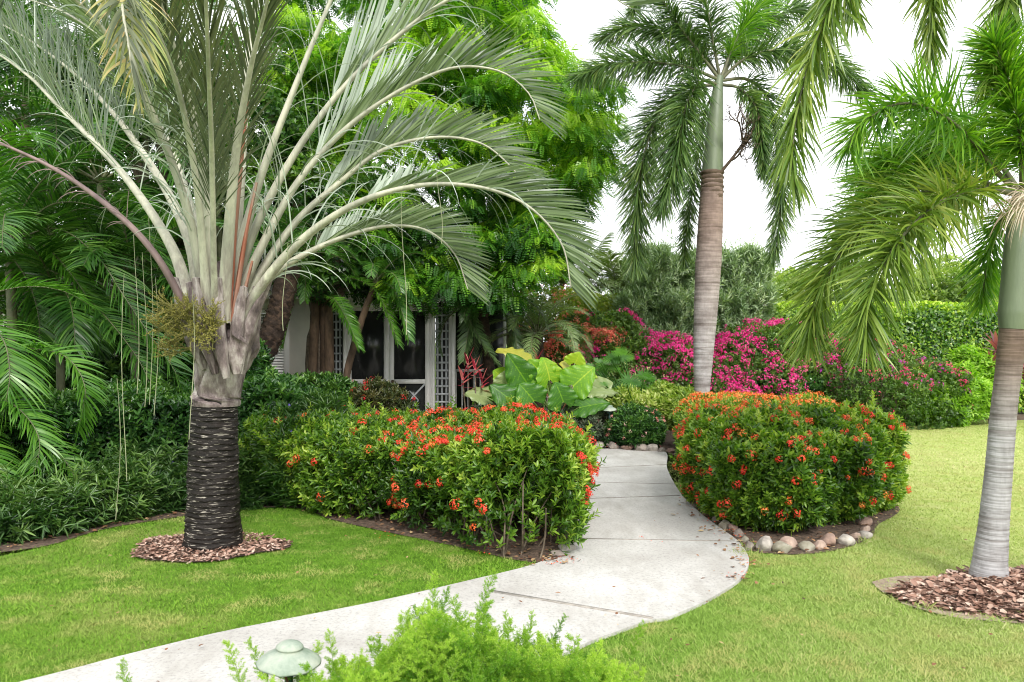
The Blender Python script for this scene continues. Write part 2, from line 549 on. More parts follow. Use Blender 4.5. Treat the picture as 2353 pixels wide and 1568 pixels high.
# ------------------------------------------------------------------ ground, path, beds
gm = MB()
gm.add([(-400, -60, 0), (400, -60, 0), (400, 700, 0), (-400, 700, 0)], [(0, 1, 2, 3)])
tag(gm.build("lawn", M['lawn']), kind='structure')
def xy(*pts): return [tuple(G(*p)[:2]) for p in pts]
left_edge = [(-3.3, 2.83)] + xy((80, 1568), (250, 1523), (500, 1462), (700, 1422), (900, 1382), (1100, 1335), (1210, 1308), (1270, 1284), (1308, 1245), (1325, 1195)) + \
            [(.74, 7.9), (.74, 9.0), (.45, 9.9), (-.5, 10.6), (-1.7, 11.6), (-2.5, 12.6), (-2.75, 13.9)]
right_edge = [(-1.3, 13.9), (-1.15, 12.9), (-.5, 12.1), (.5, 11.75)] + xy((1350, 1035), (1440, 1034), (1526, 1040), (1533, 1080), (1562, 1135), (1605, 1180), (1655, 1218), (1695, 1248), (1718, 1280), (1720, 1305), (1700, 1338), (1625, 1386), (1520, 1432), (1490, 1432), (1355, 1482)) + [(-.1, 3.63), (-2.35, 1.75)]
le = smoothp(left_edge, 90, False)[:, :2]
re_ = smoothp(right_edge[:18], 90, False)[:, :2]
re2 = np.array(right_edge[18:])
path_poly = np.vstack([le, re_, re2])
def fill(name, poly, z, m, thick=0.0, hole=None):
    import bmesh
    bm = bmesh.new()
    vs = [bm.verts.new((p[0], p[1], z)) for p in poly]
    f = bm.faces.new(vs)
    if f.normal.z < 0: f.normal_flip()
    bmesh.ops.triangulate(bm, faces=[f])
    if thick:
        ext = [(vs[i], vs[(i + 1) % len(vs)]) for i in range(len(vs))]
        low = [bm.verts.new((v.co.x, v.co.y, z - thick)) for v in vs]
        for i in range(len(vs)):
            j = (i + 1) % len(vs)
            bm.faces.new((vs[i], low[i], low[j], vs[j]))
    bmesh.ops.recalc_face_normals(bm, faces=bm.faces)
    me = bpy.data.meshes.new(name)
    bm.to_mesh(me); bm.free()
    me.materials.append(m)
    o = bpy.data.objects.new(name, me)
    COL.objects.link(o)
    return o
PZ = 0.02
tag(fill("path", path_poly, PZ, M['concrete'], 0.06), kind='structure')
# joints between slabs: thin recessed-looking mortar strips
M['joint'] = simple("joint_mortar", (.36, .33, .29), 0.95, 0.2, 20)
jm = MB()
def joint(a, b, w=0.02):
    a = G(*a, PZ); b = G(*b, PZ)
    d = nrm(b - a); s = np.array([-d[1], d[0], 0]) * w / 2
    v = [a - s, b - s, b + s, a + s]
    lowv = [q + UP * .0002 for q in v]
    jm.add([q + UP * .0035 for q in v] + lowv, [(0, 1, 2, 3), (0, 4, 5, 1), (1, 5, 6, 2), (2, 6, 7, 3), (3, 7, 4, 0)])
joint((1125, 1358), (1500, 1421), .032)
joint((1322, 1238), (1688, 1244), .014)
joint((1355, 1146), (1562, 1139), .014)
joint((1356, 1108), (1551, 1113), .006)
joint((1362, 1076), (1532, 1068), .010)
tag(jm.build("path_joints", M['joint']), kind='structure')

front = [(-9, 4.6), (-5.5, 5.6)] + xy((-60, 1286), (0, 1272), (110, 1256), (250, 1216), (430, 1187), (560, 1170), (690, 1170), (760, 1195), (900, 1227), (1040, 1256), (1170, 1286), (1245, 1296), (1285, 1278), (1312, 1238))
lb = smoothp(front, 90, False)[:, :2]
left_bed = np.vstack([lb, [(.62, 7.2), (.70, 7.9), (.70, 9.0), (.42, 9.86), (-.55, 10.55), (-1.75, 11.55), (-2.55, 12.55), (-2.8, 13.85), (-9.5, 13.85)]])
tag(fill("soil_left", left_bed, 0.008, M['soil']), kind='structure')
rb = xy((1700, 1262), (1760, 1274), (1850, 1276), (1930, 1264), (2000, 1238), (2018, 1208))
right_bed = np.vstack([smoothp([(1.75, 6.9)] + rb + [(3.7, 7.6), (3.8, 8.6), (3.9, 9.6), (4.7, 11.2), (5.5, 13.4), (6.6, 15.2), (8.5, 15.9), (11, 16.1), (16, 16.2)], 110, False)[:, :2],
                       [(16, 32), (-2, 32), (-1.2, 13.9), (-1.1, 12.95), (-.45, 12.15), (.5, 11.8), (.95, 11.72), (2.2, 11.62), (2.3, 10.6), (1.95, 8.9), (1.75, 7.8)]])
tag(fill("soil_right", right_bed, 0.008, M['soil']), kind='structure')

in_path, in_lb, in_rb = polyd(path_poly), polyd(left_bed), polyd(right_bed)

# mulch rings
def ring_poly(c, rx, ry, seed, n=40, wobble=.08):
    r = np.random.default_rng(seed)
    a = np.linspace(0, 2 * np.pi, n, endpoint=False)
    k = 1 + wobble * np.sin(3 * a + r.random() * 6) + wobble * .6 * np.sin(5 * a + r.random() * 6) + r.normal(0, .012, n)
    return np.stack([c[0] + rx * k * np.cos(a), c[1] + ry * k * np.sin(a)], 1)
TP = G(490, 1258)          # triangle palm foot
FP = G(2268, 1345)         # right palm foot
ringA = ring_poly(TP + np.array([-.03, -.03, 0]), .58, .40, 3)
ringB = ring_poly(FP + np.array([.22, -.30, 0]), .83, .58, 5, wobble=.1)
dustB = ring_poly(FP + np.array([.18, -.29, 0]), .89, .63, 9, wobble=.14)
tag(fill("mulch_bed", ringA, 0.012, M['soil']), kind='structure')
tag(fill("sandy_ground", dustB, 0.010, M['dust']), kind='structure')
def chips(poly, n, name, label, mound=0.0, s=(.02, .05), zb=.012):
    mb = MB(); pd = polyd(poly)
    lo, hi = poly.min(0), poly.max(0)
    p = lo + (hi - lo) * rng.random((n * 4, 2))
    d = pd(np.c_[p, np.zeros(len(p))])
    p = p[(d > -0.01 * rng.random(len(p)))][:n]; d = pd(np.c_[p, np.zeros(len(p))])
    m = len(p)
    z = zb + mound * np.clip(d / .3, 0, 1) + rng.random(m) * .018
    az = rng.random(m) * 6.28
    D = np.stack([np.cos(az), np.sin(az), rng.normal(0, .25, m)], 1)
    Nn = np.stack([rng.normal(0, .35, m), rng.normal(0, .35, m), np.ones(m)], 1)
    L = s[0] + (s[1] - s[0]) * rng.random(m)
    leaves(mb, np.c_[p, z], D, Nn, L, L * (.3 + .4 * rng.random(m)), 0, None, .12, True)
    return tag(mb.build(name, M['bark']), label, 'bark mulch', kind='stuff')
chips(ringA, 3200, "bark_mulch", "oval patch of brown bark chips round the black ringed palm trunk", .015)
mm = MB()   # low mound that carries the right-hand chips
chips(ringB, 11000, "bark_mulch", "pale pinkish bark chips heaped round the leaning grey palm trunk", .05, (.015, .07))

# grass blades
def grass():
    mb = MB()
    for (y0, y1, dens, hgt, wd) in ((2.3, 4.6, 14000, .025, .0030), (4.6, 7.0, 8000, .027, .0042), (7.0, 10.5, 3000, .028, .0065), (10.5, 17, 1500, .026, .008)):
        xm = lambda y: y * 0.66
        A = (xm(y1) * 2) * (y1 - y0)
        n = int(A * dens * 0.9)
        p = np.stack([(rng.random(n) * 2 - 1) * xm(y1), y0 + (y1 - y0) * rng.random(n), np.zeros(n)], 1)
        ok = np.abs(p[:, 0]) < xm(p[:, 1])
        p = p[ok]
        ok = np.ones(len(p), bool)
        for s in range(0, len(p), 40000):
            q = p[s:s + 40000]
            ok[s:s + 40000] = (in_path(q) < -0.004) & (in_lb(q) < 0.03 * rng.random(len(q))) & (in_rb(q) < 0.03 * rng.random(len(q))) & (polyd(ringA)(q) < 0.01) & (polyd(ringB)(q) < 0.03) \
                & ((polyd(dustB)(q) < 0) | (rng.random(len(q)) < .7))
        p = p[ok]
        patch = wob(p, 1.1)
        n = len(p)
        az = rng.random(n) * 6.28
        D = np.stack([np.cos(az) * .75, np.sin(az) * .75, .5 + .5 * rng.random(n)], 1)
        Dn = nrm(D)
        h = hgt * (.6 + .7 * rng.random(n)) * (1 + .25 * patch)
        W = np.stack([-np.sin(az + rng.normal(0, .6, n)), np.cos(az), np.zeros(n)], 1) * (wd / 2)
        mid = p + Dn * (h * .55)[:, None]
        tip = mid + nrm(D - UP * .5) * (h * .5)[:, None]
        V = np.stack([p - W, p + W, mid + W * .8, tip, mid - W * .8], 1)
        f = np.arange(n)[:, None] * 5
        r = np.clip(rng.random(n) * .75 + .12 + .2 * patch, 0, 1)
        mb.add(V, np.concatenate([f + np.array([0, 1, 2, 4])]), 0, r)
        s = mb.n - len(V) * 5
        mb.f.append(f + np.array([4, 2, 3]) + s); mb.m.append(np.zeros(n, int)); mb.r.append(r)
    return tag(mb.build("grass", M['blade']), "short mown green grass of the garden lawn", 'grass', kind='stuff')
grass()

# litter on soil, path and lawn
def litter():
    mb = MB(); n = 9000
    p = np.stack([rng.uniform(-5, 4.2, n), rng.uniform(5, 10, n)], 1)
    q = np.c_[p, np.zeros(n)]
    a = in_lb(q); b = in_rb(q)
    keep = ((a > 0) & (a < 1.2)) | ((b > 0) & (b < 1.0))
    p = p[keep]
    e = []
    for x, y in ((1290, 1290), (1640, 1225), (1600, 1190), (1690, 1260), (1580, 1165), (1700, 1340), (1715, 1300), (1260, 1296)):
        c = G(x, y)[:2]
        e.append(c + rng.normal(0, .07, (16, 2)))
    e.append(np.stack([rng.uniform(-3, 4, 130), rng.uniform(3.4, 7.5, 130)], 1))
    e = np.vstack(e)
    p = np.vstack([p, e]); m = len(p)
    z = np.where(in_path(np.c_[p, np.zeros(m)]) > 0, PZ + .004, .016)
    z[-130:] += .012
    az = rng.random(m) * 6.28
    D = np.stack([np.cos(az), np.sin(az), rng.normal(0, .15, m)], 1)
    Nn = np.stack([rng.normal(0, .3, m), rng.normal(0, .3, m), np.ones(m)], 1)
    L = .02 + .035 * rng.random(m)
    L[-130:] *= .7
    leaves(mb, np.c_[p, z + .006], D, Nn, L, L * (.35 + .3 * rng.random(m)), 0, None, .15, True)
    tag(mb.build("fallen_leaves", M['litter']), "dry brown leaves and twigs scattered under the hedges and on the lawn", 'leaf litter', kind='stuff')
litter()

def tufts():
    mb = MB()
    for x, y in ((2040, 1398), (2065, 1412), (2130, 1405), (2190, 1432), (2230, 1440), (2285, 1436), (2300, 1448), (2345, 1420), (2030, 1385), (2000, 1375), (1718, 1262), (1735, 1283), (1990, 1250), (560, 1248), (575, 1252), (1700, 1275)):
        c = G(x, y); n = 34
        az = rng.random(n) * 6.28; D = np.stack([np.cos(az) * .6, np.sin(az) * .6, np.full(n, 1.0)], 1) + rng.normal(0, .2, (n, 3))
        strips(mb, c + rng.normal(0, .035, (n, 3)) * [1, 1, 0] + UP * .01, D, perp(nrm(D)), rng.uniform(.03, .09, n), .004, 3, .9)
    tag(mb.build("grass_tufts", M['blade']), "longer tufts of grass growing through the edge of the bark chips and stones", 'grass', kind='stuff')
    M['petal'] = leafmat("fallen_petal", [(.62, .05, .02), (.80, .14, .04)], .7, .2, (1, 1, 1))
    mb = MB(); c = []
    for x, y, k in ((1690, 1235, 18), (1700, 1330, 12), (1640, 1200, 26), (1600, 1175, 16), (1716, 1300, 10), (1295, 1292, 26), (1270, 1300, 18), (1580, 1150, 10), (1100, 1275, 10), (900, 1235, 10), (1500, 1250, 5)):
        c.append(G(x, y) + rng.normal(0, .06, (k, 3)) * [1, 1, 0])
    c = np.vstack(c); n = len(c); c[:, 2] = np.where(in_path(c) > 0, PZ + .008, .03)
    D = perp(np.tile(UP, (n, 1))); leaves(mb, c, D, np.tile(UP, (n, 1)) + rng.normal(0, .3, (n, 3)), .016, .012, 0, None, .1, False)
    tag(mb.build("fallen_petals", M['petal']), "orange-red petals dropped along the path edge and under the hedges", 'petals', kind='stuff')
tufts()

# ------------------------------------------------------------------ cottage
M['white'] = simple("white_paint", (.87, .86, .84), 0.5, 0.04, 4)
M['grey'] = simple("grey_paint", (.46, .48, .50), 0.55, 0.05, 4)
M['stucco'] = simple("stucco", (.80, .76, .68), 0.9, 0.06, 2.5, 0.6, 120)
M['screen'] = simple("insect_screen", (.020, .022, .022), 0.22, 0.1, 3)
M['screen'].node_tree.nodes["Principled BSDF"].inputs['Specular IOR Level'].default_value = 0.5
M['dark'] = simple("interior_shade", (.05, .05, .05), 0.8, 0.1, 3)  # dark colour stands in for the shade inside the porch
M['brass'] = simple("aged_brass", (.12, .08, .05), 0.4, 0.1, 20, metal=0.8)
M['shingle'] = simple("roof_shingle", (.48, .47, .44), 0.85, 0.2, 8, 0.5, 40, stretch=(1, 6, 6))
HY = 14.0
def hx(px): return (px - CX) / F * HY
def hz(py): return H - (py - CY) / F * HY
house = thing("cottage", "cream stucco garden cottage with white screened doors, lattice and scalloped fascia", "house", (hx(895), HY, 0))
ZT = 2.44
mb = MB()
wx0, wx1 = hx(567), hx(665)
# stucco wall around the shutter window opening
box(mb, -9.5, wx0, HY, HY + .25, 0, ZT)
box(mb, wx0, wx1, HY, HY + .25, 0, hz(872)); box(mb, wx0, wx1, HY, HY + .25, 2.15, ZT)
box(mb, wx1, hx(757), HY, HY + .25, 0, ZT)
mb.build("wall", M['stucco'], house)
mb = MB()
for i, x0 in enumerate((wx0, hx(196))):
    x1 = x0 + (wx1 - wx0)
    mb = MB()
    for a in ((x0, x0 + .09), (x1 - .09, x1)): box(mb, a[0], a[1], HY - .03, HY + .06, hz(872) + .06, 2.15)
    box(mb, x0, x1, HY - .03, HY + .06, 2.09, 2.15)
    box(mb, x0 - .04, x1 + .04, HY - .06, HY + .06, hz(872) - .04, hz(872) + .06)
    fr = mb.build("window", M['white'], house)
    mb = MB()
    z = hz(872) + .09
    while z < 2.06:
        v = [(x0 + .09, HY - .012, z), (x1 - .09, HY - .012, z), (x1 - .09, HY + .03, z + .045), (x0 + .09, HY + .03, z + .045)]
        v2 = [(a, b, c - .008) for a, b, c in v]
        mb.add(v + v2, [(0, 1, 2, 3), (7, 6, 5, 4), (0, 4, 5, 1), (1, 5, 6, 2), (2, 6, 7, 3), (3, 7, 4, 0)])
        z += .048
    box(mb, x0 + .092, x1 - .092, HY + .035, HY + .055, hz(872) + .062, 2.088)
    sh = mb.build("shutter", M['white'], fr)
    sh.location = (0, 0, 0)
def lattice(mb, x0, x1, z0, z1, y, nv, pitch=.098, w=.028, mat=0):
    for i in range(nv):
        x = x0 + (x1 - x0) * (i + .5) / nv
        box(mb, x - w / 2, x + w / 2, y, y + .012, z0, z1, mat)
    z = z0 + pitch / 2
    while z < z1:
        box(mb, x0, x1, y - .0145, y - .0025, z - w / 2, z + w / 2, mat)
        z += pitch
mb = MB()
lattice(mb, hx(757) + .01, hx(784), .05, ZT - .1, HY + .05, 3, .14, .03)
mb.build("lattice", M['grey'], house)
mb = MB(); box(mb, hx(757) + .002, hx(789), HY + .12, HY + .14, 0, ZT - .05); mb.build("porch_shade", M['dark'], house)  # dark sheet painted as the shade behind the lattice
# door frame posts
mb = MB()
box(mb, hx(789), hx(796), HY - .04, HY + .1, 0, ZT - .1)
for a, b, y in ((988.5, 993, -.02), (993.3, 999.5, -.06)): box(mb, hx(a), hx(b), HY + y, HY + .1, 0, ZT - .1)
box(mb, hx(796), hx(988.5), HY - .045, HY + .1, hz(704), ZT - .1)
mb.build("door_frame", M['white'], house)
def door(x0, x1, hinge_left):
    mb = MB()
    zt, zm1, zm0, zb = hz(705), hz(872), hz(882), .06
    g0, g1 = x0 + .085, x1 - .085
    y0, y1 = HY, HY + .045
    box(mb, x0, g0, y0, y1, zb, zt); box(mb, g1, x1, y0, y1, zb, zt)
    box(mb, g0, g1, y0, y1, hz(715), zt); box(mb, g0, g1, y0, y1, zm0, zm1); box(mb, g0, g1, y0, y1, zb, zb + .2)
    d = mb.build("door", M['white'], house)
    s = MB(); box(s, g0, g1, y0 + .025, y0 + .032, zb + .2, zm0); box(s, g0, g1, y0 + .025, y0 + .032, zm1, hz(715))
    o = s.build("screen", M['screen'], d); o.location = (0, 0, 0)
    s = MB()
    a, b, c, e = g0, g1, zb + .2, zm0
    yy = (y0 + .004, y0 + .02)
    bar(s, (a, c), (b, e), .03, yy); bar(s, (a, e), (b, c), .03, (yy[0] - .003, yy[1] - .003))
    mxx, mz = (a + b) / 2, (c + e) / 2; q = (b - a) * .28
    for u in ((-1, 0), (0, 1), (1, 0), (0, -1)):
        v2 = (-u[1], u[0])
        bar(s, (mxx + u[0] * q, mz + u[1] * q * (e - c) / (b - a)), (mxx + v2[0] * q, mz + v2[1] * q * (e - c) / (b - a)), .022, (yy[0] + .002, yy[1]))
    o = s.build("cross_bars", M['grey'], d); o.location = (0, 0, 0)
    return d
door(hx(796), hx(893), True)
d = door(hx(894), hx(988), False)
mb = MB()
kx, kz = hx(903), hz(877)
lathe(mb, [(0, -.06), (.022, -.058), (.03, -.045), (.022, -.03), (.01, -.025), (.01, 0)], (kx, HY, kz), 14, 0, [(1, 0, 0), (0, 0, 1), (0, 1, 0)])
o = mb.build("knob", M['brass'], d, True); o.location = (0, 0, 0)
# lattice column, corner posts
mb = MB()
box(mb, hx(1032), hx(1038), HY - .10, HY + .1, 0, ZT - .1)
box(mb, hx(1040.5), hx(1049), HY - .30, HY - .22, 0, ZT - .1)
mb.build("corner_post", M['white'], house)
mb = MB()
lattice(mb, hx(1001), hx(1031), .05, ZT - .12, HY - .05, 3, .138, .034)
mb.build("lattice", M['grey'], house)
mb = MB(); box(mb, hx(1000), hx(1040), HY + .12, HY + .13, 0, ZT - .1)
mb.build("porch_shade", M['dark'], house)  # second dark sheet in place of shade, behind the lattice column
# fascia with scallops and round holes
mb = MB()
fy0, fy1 = HY - .38, HY - .36
x = hx(795); ztop, zmid = hz(684) + .12, hz(690)
xe = hx(1042)
box(mb, x, xe, fy0, fy1, zmid, ztop)
pitch = .155
while x < xe - .05:
    cxx = x + pitch / 2; r = pitch * .46
    a = np.linspace(np.pi, 2 * np.pi, 13)
    ro = np.stack([cxx + r * np.cos(a), zmid - .0 + r * 1.0 * np.sin(a)], 1)
    ri_a = np.linspace(np.pi, 2 * np.pi, 13)
    ri = np.stack([cxx + .025 * np.cos(ri_a), zmid - .035 + .025 * np.sin(ri_a)], 1)
    for yy in (fy0, fy1):
        v = [(p[0], yy, p[1]) for p in ro] + [(p[0], yy, p[1]) for p in ri]
        mb.add(v, [(i, i + 1, 14 + i, 13 + i) for i in range(12)])
        top = np.linspace(0, np.pi, 7)
        tv = [(cxx + .025 * math.cos(t), yy, zmid - .035 + .025 * math.sin(t)) for t in top] + [(cxx + r * math.cos(t), yy, zmid) for t in top]
        mb.add(tv, [(i, i + 1, 8 + i, 7 + i) for i in range(6)])
    v = [(p[0], fy0, p[1]) for p in ro] + [(p[0], fy1, p[1]) for p in ro]
    mb.add(v, [(i, i + 1, 14 + i, 13 + i) for i in range(12)])
    x += pitch
# stucco side fascia along the rest of the eave
box(mb, -9.7, hx(795), fy0, fy1, zmid, ztop)
mb.build("fascia", M['white'], house)
# roof
mb = MB()
x0, x1, y0, y1, ze, zr = -9.9, hx(1049) + .25, HY - .45, HY + 6.5, ZT + .02, ZT + 1.9
v = [(x0, y0, ze), (x1, y0, ze), (x1, y1, ze), (x0, y1, ze), (x0 + 3, (y0 + y1) / 2, zr), (x1 - 2.4, (y0 + y1) / 2, zr)]
mb.add(v, [(0, 1, 5, 4), (2, 3, 4, 5)]); mb.add(v, [(1, 2, 5), (3, 0, 4)]); mb.add(v, [(3, 2, 1, 0)])
mb.build("roof", M['shingle'], house)
# screened porch on the right, set back
px0, px1, PY = hx(1036), hx(1150) + .1, HY + .35
mb = MB()
box(mb, px0, px1, PY, PY + .05, hz(856), hz(850)); box(mb, px0, px1, PY, PY + .05, .1, .16)
box(mb, px1 - .06, px1, PY - .005, PY + .055, 0, 2.3)
x = px0 + .05
while x < px1 - .08:
    box(mb, x, x + .025, PY + .01, PY + .035, .16, hz(856)); x += .11
mb.build("porch_railing", M['white'], house)
mb = MB(); box(mb, px0, px1, PY + .1, PY + .11, 0, 2.35); mb.build("porch_screen", M['screen'], house)

# ------------------------------------------------------------------ triangle palm
M['tp_leaf'] = leafmat("silver_palm_leaflet", [(.060, .092, .035), (.115, .165, .072), (.20, .265, .13), (.38, .45, .29)], 0.36, 0.18, (1.1, 1.3, .7), (.10, .14, .085), 0.5)
M['tp_pale'] = leafmat("pale_palm_leaflet", [(.22, .27, .20), (.34, .40, .32), (.48, .54, .46)], 0.38, 0.15, (1.1, 1.2, .8))  # far row's sky gloss is put into this pale colour; reins share it
M['tp_dark'] = leafmat("olive_palm_leaflet", [(.05, .07, .035), (.09, .115, .06), (.16, .18, .09)], 0.45, 0.2, (1.2, 1.3, .6))
M['tp_vari'] = leafmat("yellowing_palm_leaflet", [(.10, .15, .06), (.28, .33, .12), (.50, .45, .20), (.55, .35, .22)], 0.5, 0.3)
M['petiole'] = simple("palm_stalk", (.52, .51, .40), 0.5, 0.2, 5, 0.3, 50, stretch=(1, 1, .25), col2=(.31, .31, .25))
M['petiole_red'] = simple("red_palm_stalk", (.30, .10, .055), 0.55, 0.2, 8, 0.3, 50, stretch=(1, 1, .25), col2=(.36, .24, .18))
M['petiole_mauve'] = simple("mauve_palm_stalk", (.26, .18, .17), 0.6, 0.2, 8, 0.3, 50, stretch=(1, 1, .25), col2=(.12, .08, .08))
M['thread'] = simple("palm_filament", (.40, .42, .25), 0.5, 0.2, 3)
def stalk_stain():
    t = M['petiole'].node_tree; b = t.nodes["Principled BSDF"]
    src = b.inputs['Base Color'].links[0].from_socket
    v = coords(t); sep = node(t, "ShaderNodeSeparateXYZ"); t.links.new(v, sep.inputs[0])
    n = noise(t, coords(t, (9, 9, 1.6)), 1.6, 5, .7)
    mr = node(t, "ShaderNodeMapRange"); t.links.new(sep.outputs[2], mr.inputs[0]); mr.inputs[1].default_value = 2.5; mr.inputs[2].default_value = 1.75
    ma = node(t, "ShaderNodeMath", operation='MULTIPLY'); t.links.new(mr.outputs[0], ma.inputs[0])
    t.links.new(ramp(t, n, [(.42, (0, 0, 0)), (.62, (1, 1, 1))]), ma.inputs[1])
    c = mixc(t, ma.outputs[0], src, (.16, .115, .115))
    st = noise(t, coords(t, (40, 40, 2)), 1.0, 4, .6)
    c = mixc(t, .5, c, ramp(t, st, [(.35, (.62, .62, .6)), (.6, (1.08, 1.08, 1.05))]), 'MULTIPLY')
    t.links.new(c, b.inputs['Base Color'])
stalk_stain()
def trunk_mat(name, dark, pale, zs, thr=(.56, .64), rough=.8, ring=0):
    m, t, b = mat(name)
    n = noise(t, coords(t, (11, 11, zs)), 1.0, 5, 0.62)
    n2 = noise(t, coords(t, (20, 20, 20)), 1.0, 5, 0.7)
    n3 = noise(t, coords(t, (4, 4, zs * .4)), 1.0, 5, 0.7)
    dk = ramp(t, n3, [(.42, dark), (.7, tuple(q * 3 + .006 for q in dark))])
    msk = mixc(t, 1.0, ramp(t, n, [(thr[0], (0, 0, 0)), (thr[1], (1, 1, 1))]), ramp(t, noise(t, coords(t, (2.2, 2.2, 3.5)), 1.0, 3, .6), [(.38, (.35, .35, .35)), (.55, (1, 1, 1))]), 'MULTIPLY')
    c = mixc(t, msk, dk, pale)
    c = mixc(t, 0.6, c, ramp(t, n2, [(0.3, (.45, .42, .40)), (0.65, (1.15, 1.15, 1.15))]), 'MULTIPLY')
    t.links.new(c, b.inputs['Base Color'])
    b.inputs['Roughness'].default_value = rough
    b.inputs['Specular IOR Level'].default_value = 0.25
    bump(t, b, n2, 0.7, 0.02)
    return m
M['tp_trunk'] = trunk_mat("black_ringed_bark", (.006, .004, .003), (.46, .42, .36), 105, (.58, .64), .6)
tp = thing("triangle_palm", "large silver-green palm with a black ringed trunk and arching fronds on the left lawn", "palm tree", (TP[0], TP[1], 0))
YT = TP[1]
mb = MB()
zs = np.linspace(-.03, 1.15, 250)
r = np.interp(zs, [0, .05, .25, .5, .75, 1.0, 1.15], [.222, .214, .196, .186, .182, .172, .168])
xs = np.interp(zs, [0, .5, 1.15], [TP[0], P(490, 1100, YT)[0], P(492, 930, YT)[0]])
rj = np.cumsum(rng.uniform(.028, .05, 60)); 
def ringd(u, a, amp=.007):
    z = u * 1.18 - .03
    k = np.searchsorted(rj, (z + .006 * np.sin(a * 2 + 1) + .004 * np.sin(a * 5)).ravel()).reshape(np.broadcast(z, a).shape)
    lo = np.where(k > 0, rj[np.maximum(k - 1, 0)], 0)
    fr = (z + .006 * np.sin(a * 2 + 1) - lo) / np.maximum(rj[np.minimum(k, 59)] - lo, .01)
    return amp * (1 - np.clip(fr, 0, 1)) ** 1.5 + .0035 * np.sin(a * 9 + k * 2.1) * np.sin(k * 1.7) + .004 * np.sin(a * 3 + k * .9)
tube(mb, np.stack([xs, np.full(250, YT), zs], 1), r, 72, 0, 1, ringd)
mb.build("trunk", M['tp_trunk'], tp, False)
# wrinkled sheath above the trunk
def sheath_mat():
    m, t, b = mat("wrinkled_sheath")
    n = noise(t, coords(t, (3, 3, 1.3)), 2.2, 6, 0.65)
    n2 = noise(t, coords(t, (14, 14, 5)), 1.6, 6, 0.7)
    c = ramp(t, n, [(0.32, (.05, .035, .035)), (0.46, (.20, .155, .15)), (0.6, (.46, .41, .38)), (0.75, (.60, .57, .52))])
    c = mixc(t, .5, c, ramp(t, n2, [(0.3, (.3, .25, .23)), (0.55, (1.1, 1.1, 1.1))]), 'MULTIPLY')
    t.links.new(c, b.inputs['Base Color']); b.inputs['Roughness'].default_value = .65
    bump(t, b, n2, .8, .03)
    return m
M['sheath'] = sheath_mat()
sp = [P(495, 932, YT), P(496, 905, YT), P(502, 860, YT), P(510, 800, YT), P(524, 745, YT), P(530, 700, YT), P(528, 650, YT), P(522, 600, YT)]
pp, _ = spline(sp, 90)
u = np.linspace(0, 1, 90)
rr = np.interp(u, [0, .04, .15, .3, .45, .6, .8, 1], [.185, .21, .215, .225, .25, .235, .15, .06])
def wrinkle(u, a):
    q = np.stack(np.broadcast_arrays(np.cos(a) * .9, np.sin(a) * .9, u * 2.4), -1)
    w1 = wob(q.reshape(-1, 3), 1.6).reshape(q.shape[:-1])
    w2 = wob(q.reshape(-1, 3) + 5, 4.0).reshape(q.shape[:-1])
    fold = np.abs(np.sin(a * 2 + u * 5 + w1 * 2.2))
    return (.045 * w1 - .055 * (1 - fold) ** 3 + .022 * w2 + .014 * np.sin(a * 6 + w1 * 3) * (u > .35)) * np.clip(u * 12, .1, 1)
mb = MB(); tube(mb, pp, rr, 96, 0, 1, wrinkle)
mb.build("crown_sheath", M['sheath'], tp, True)

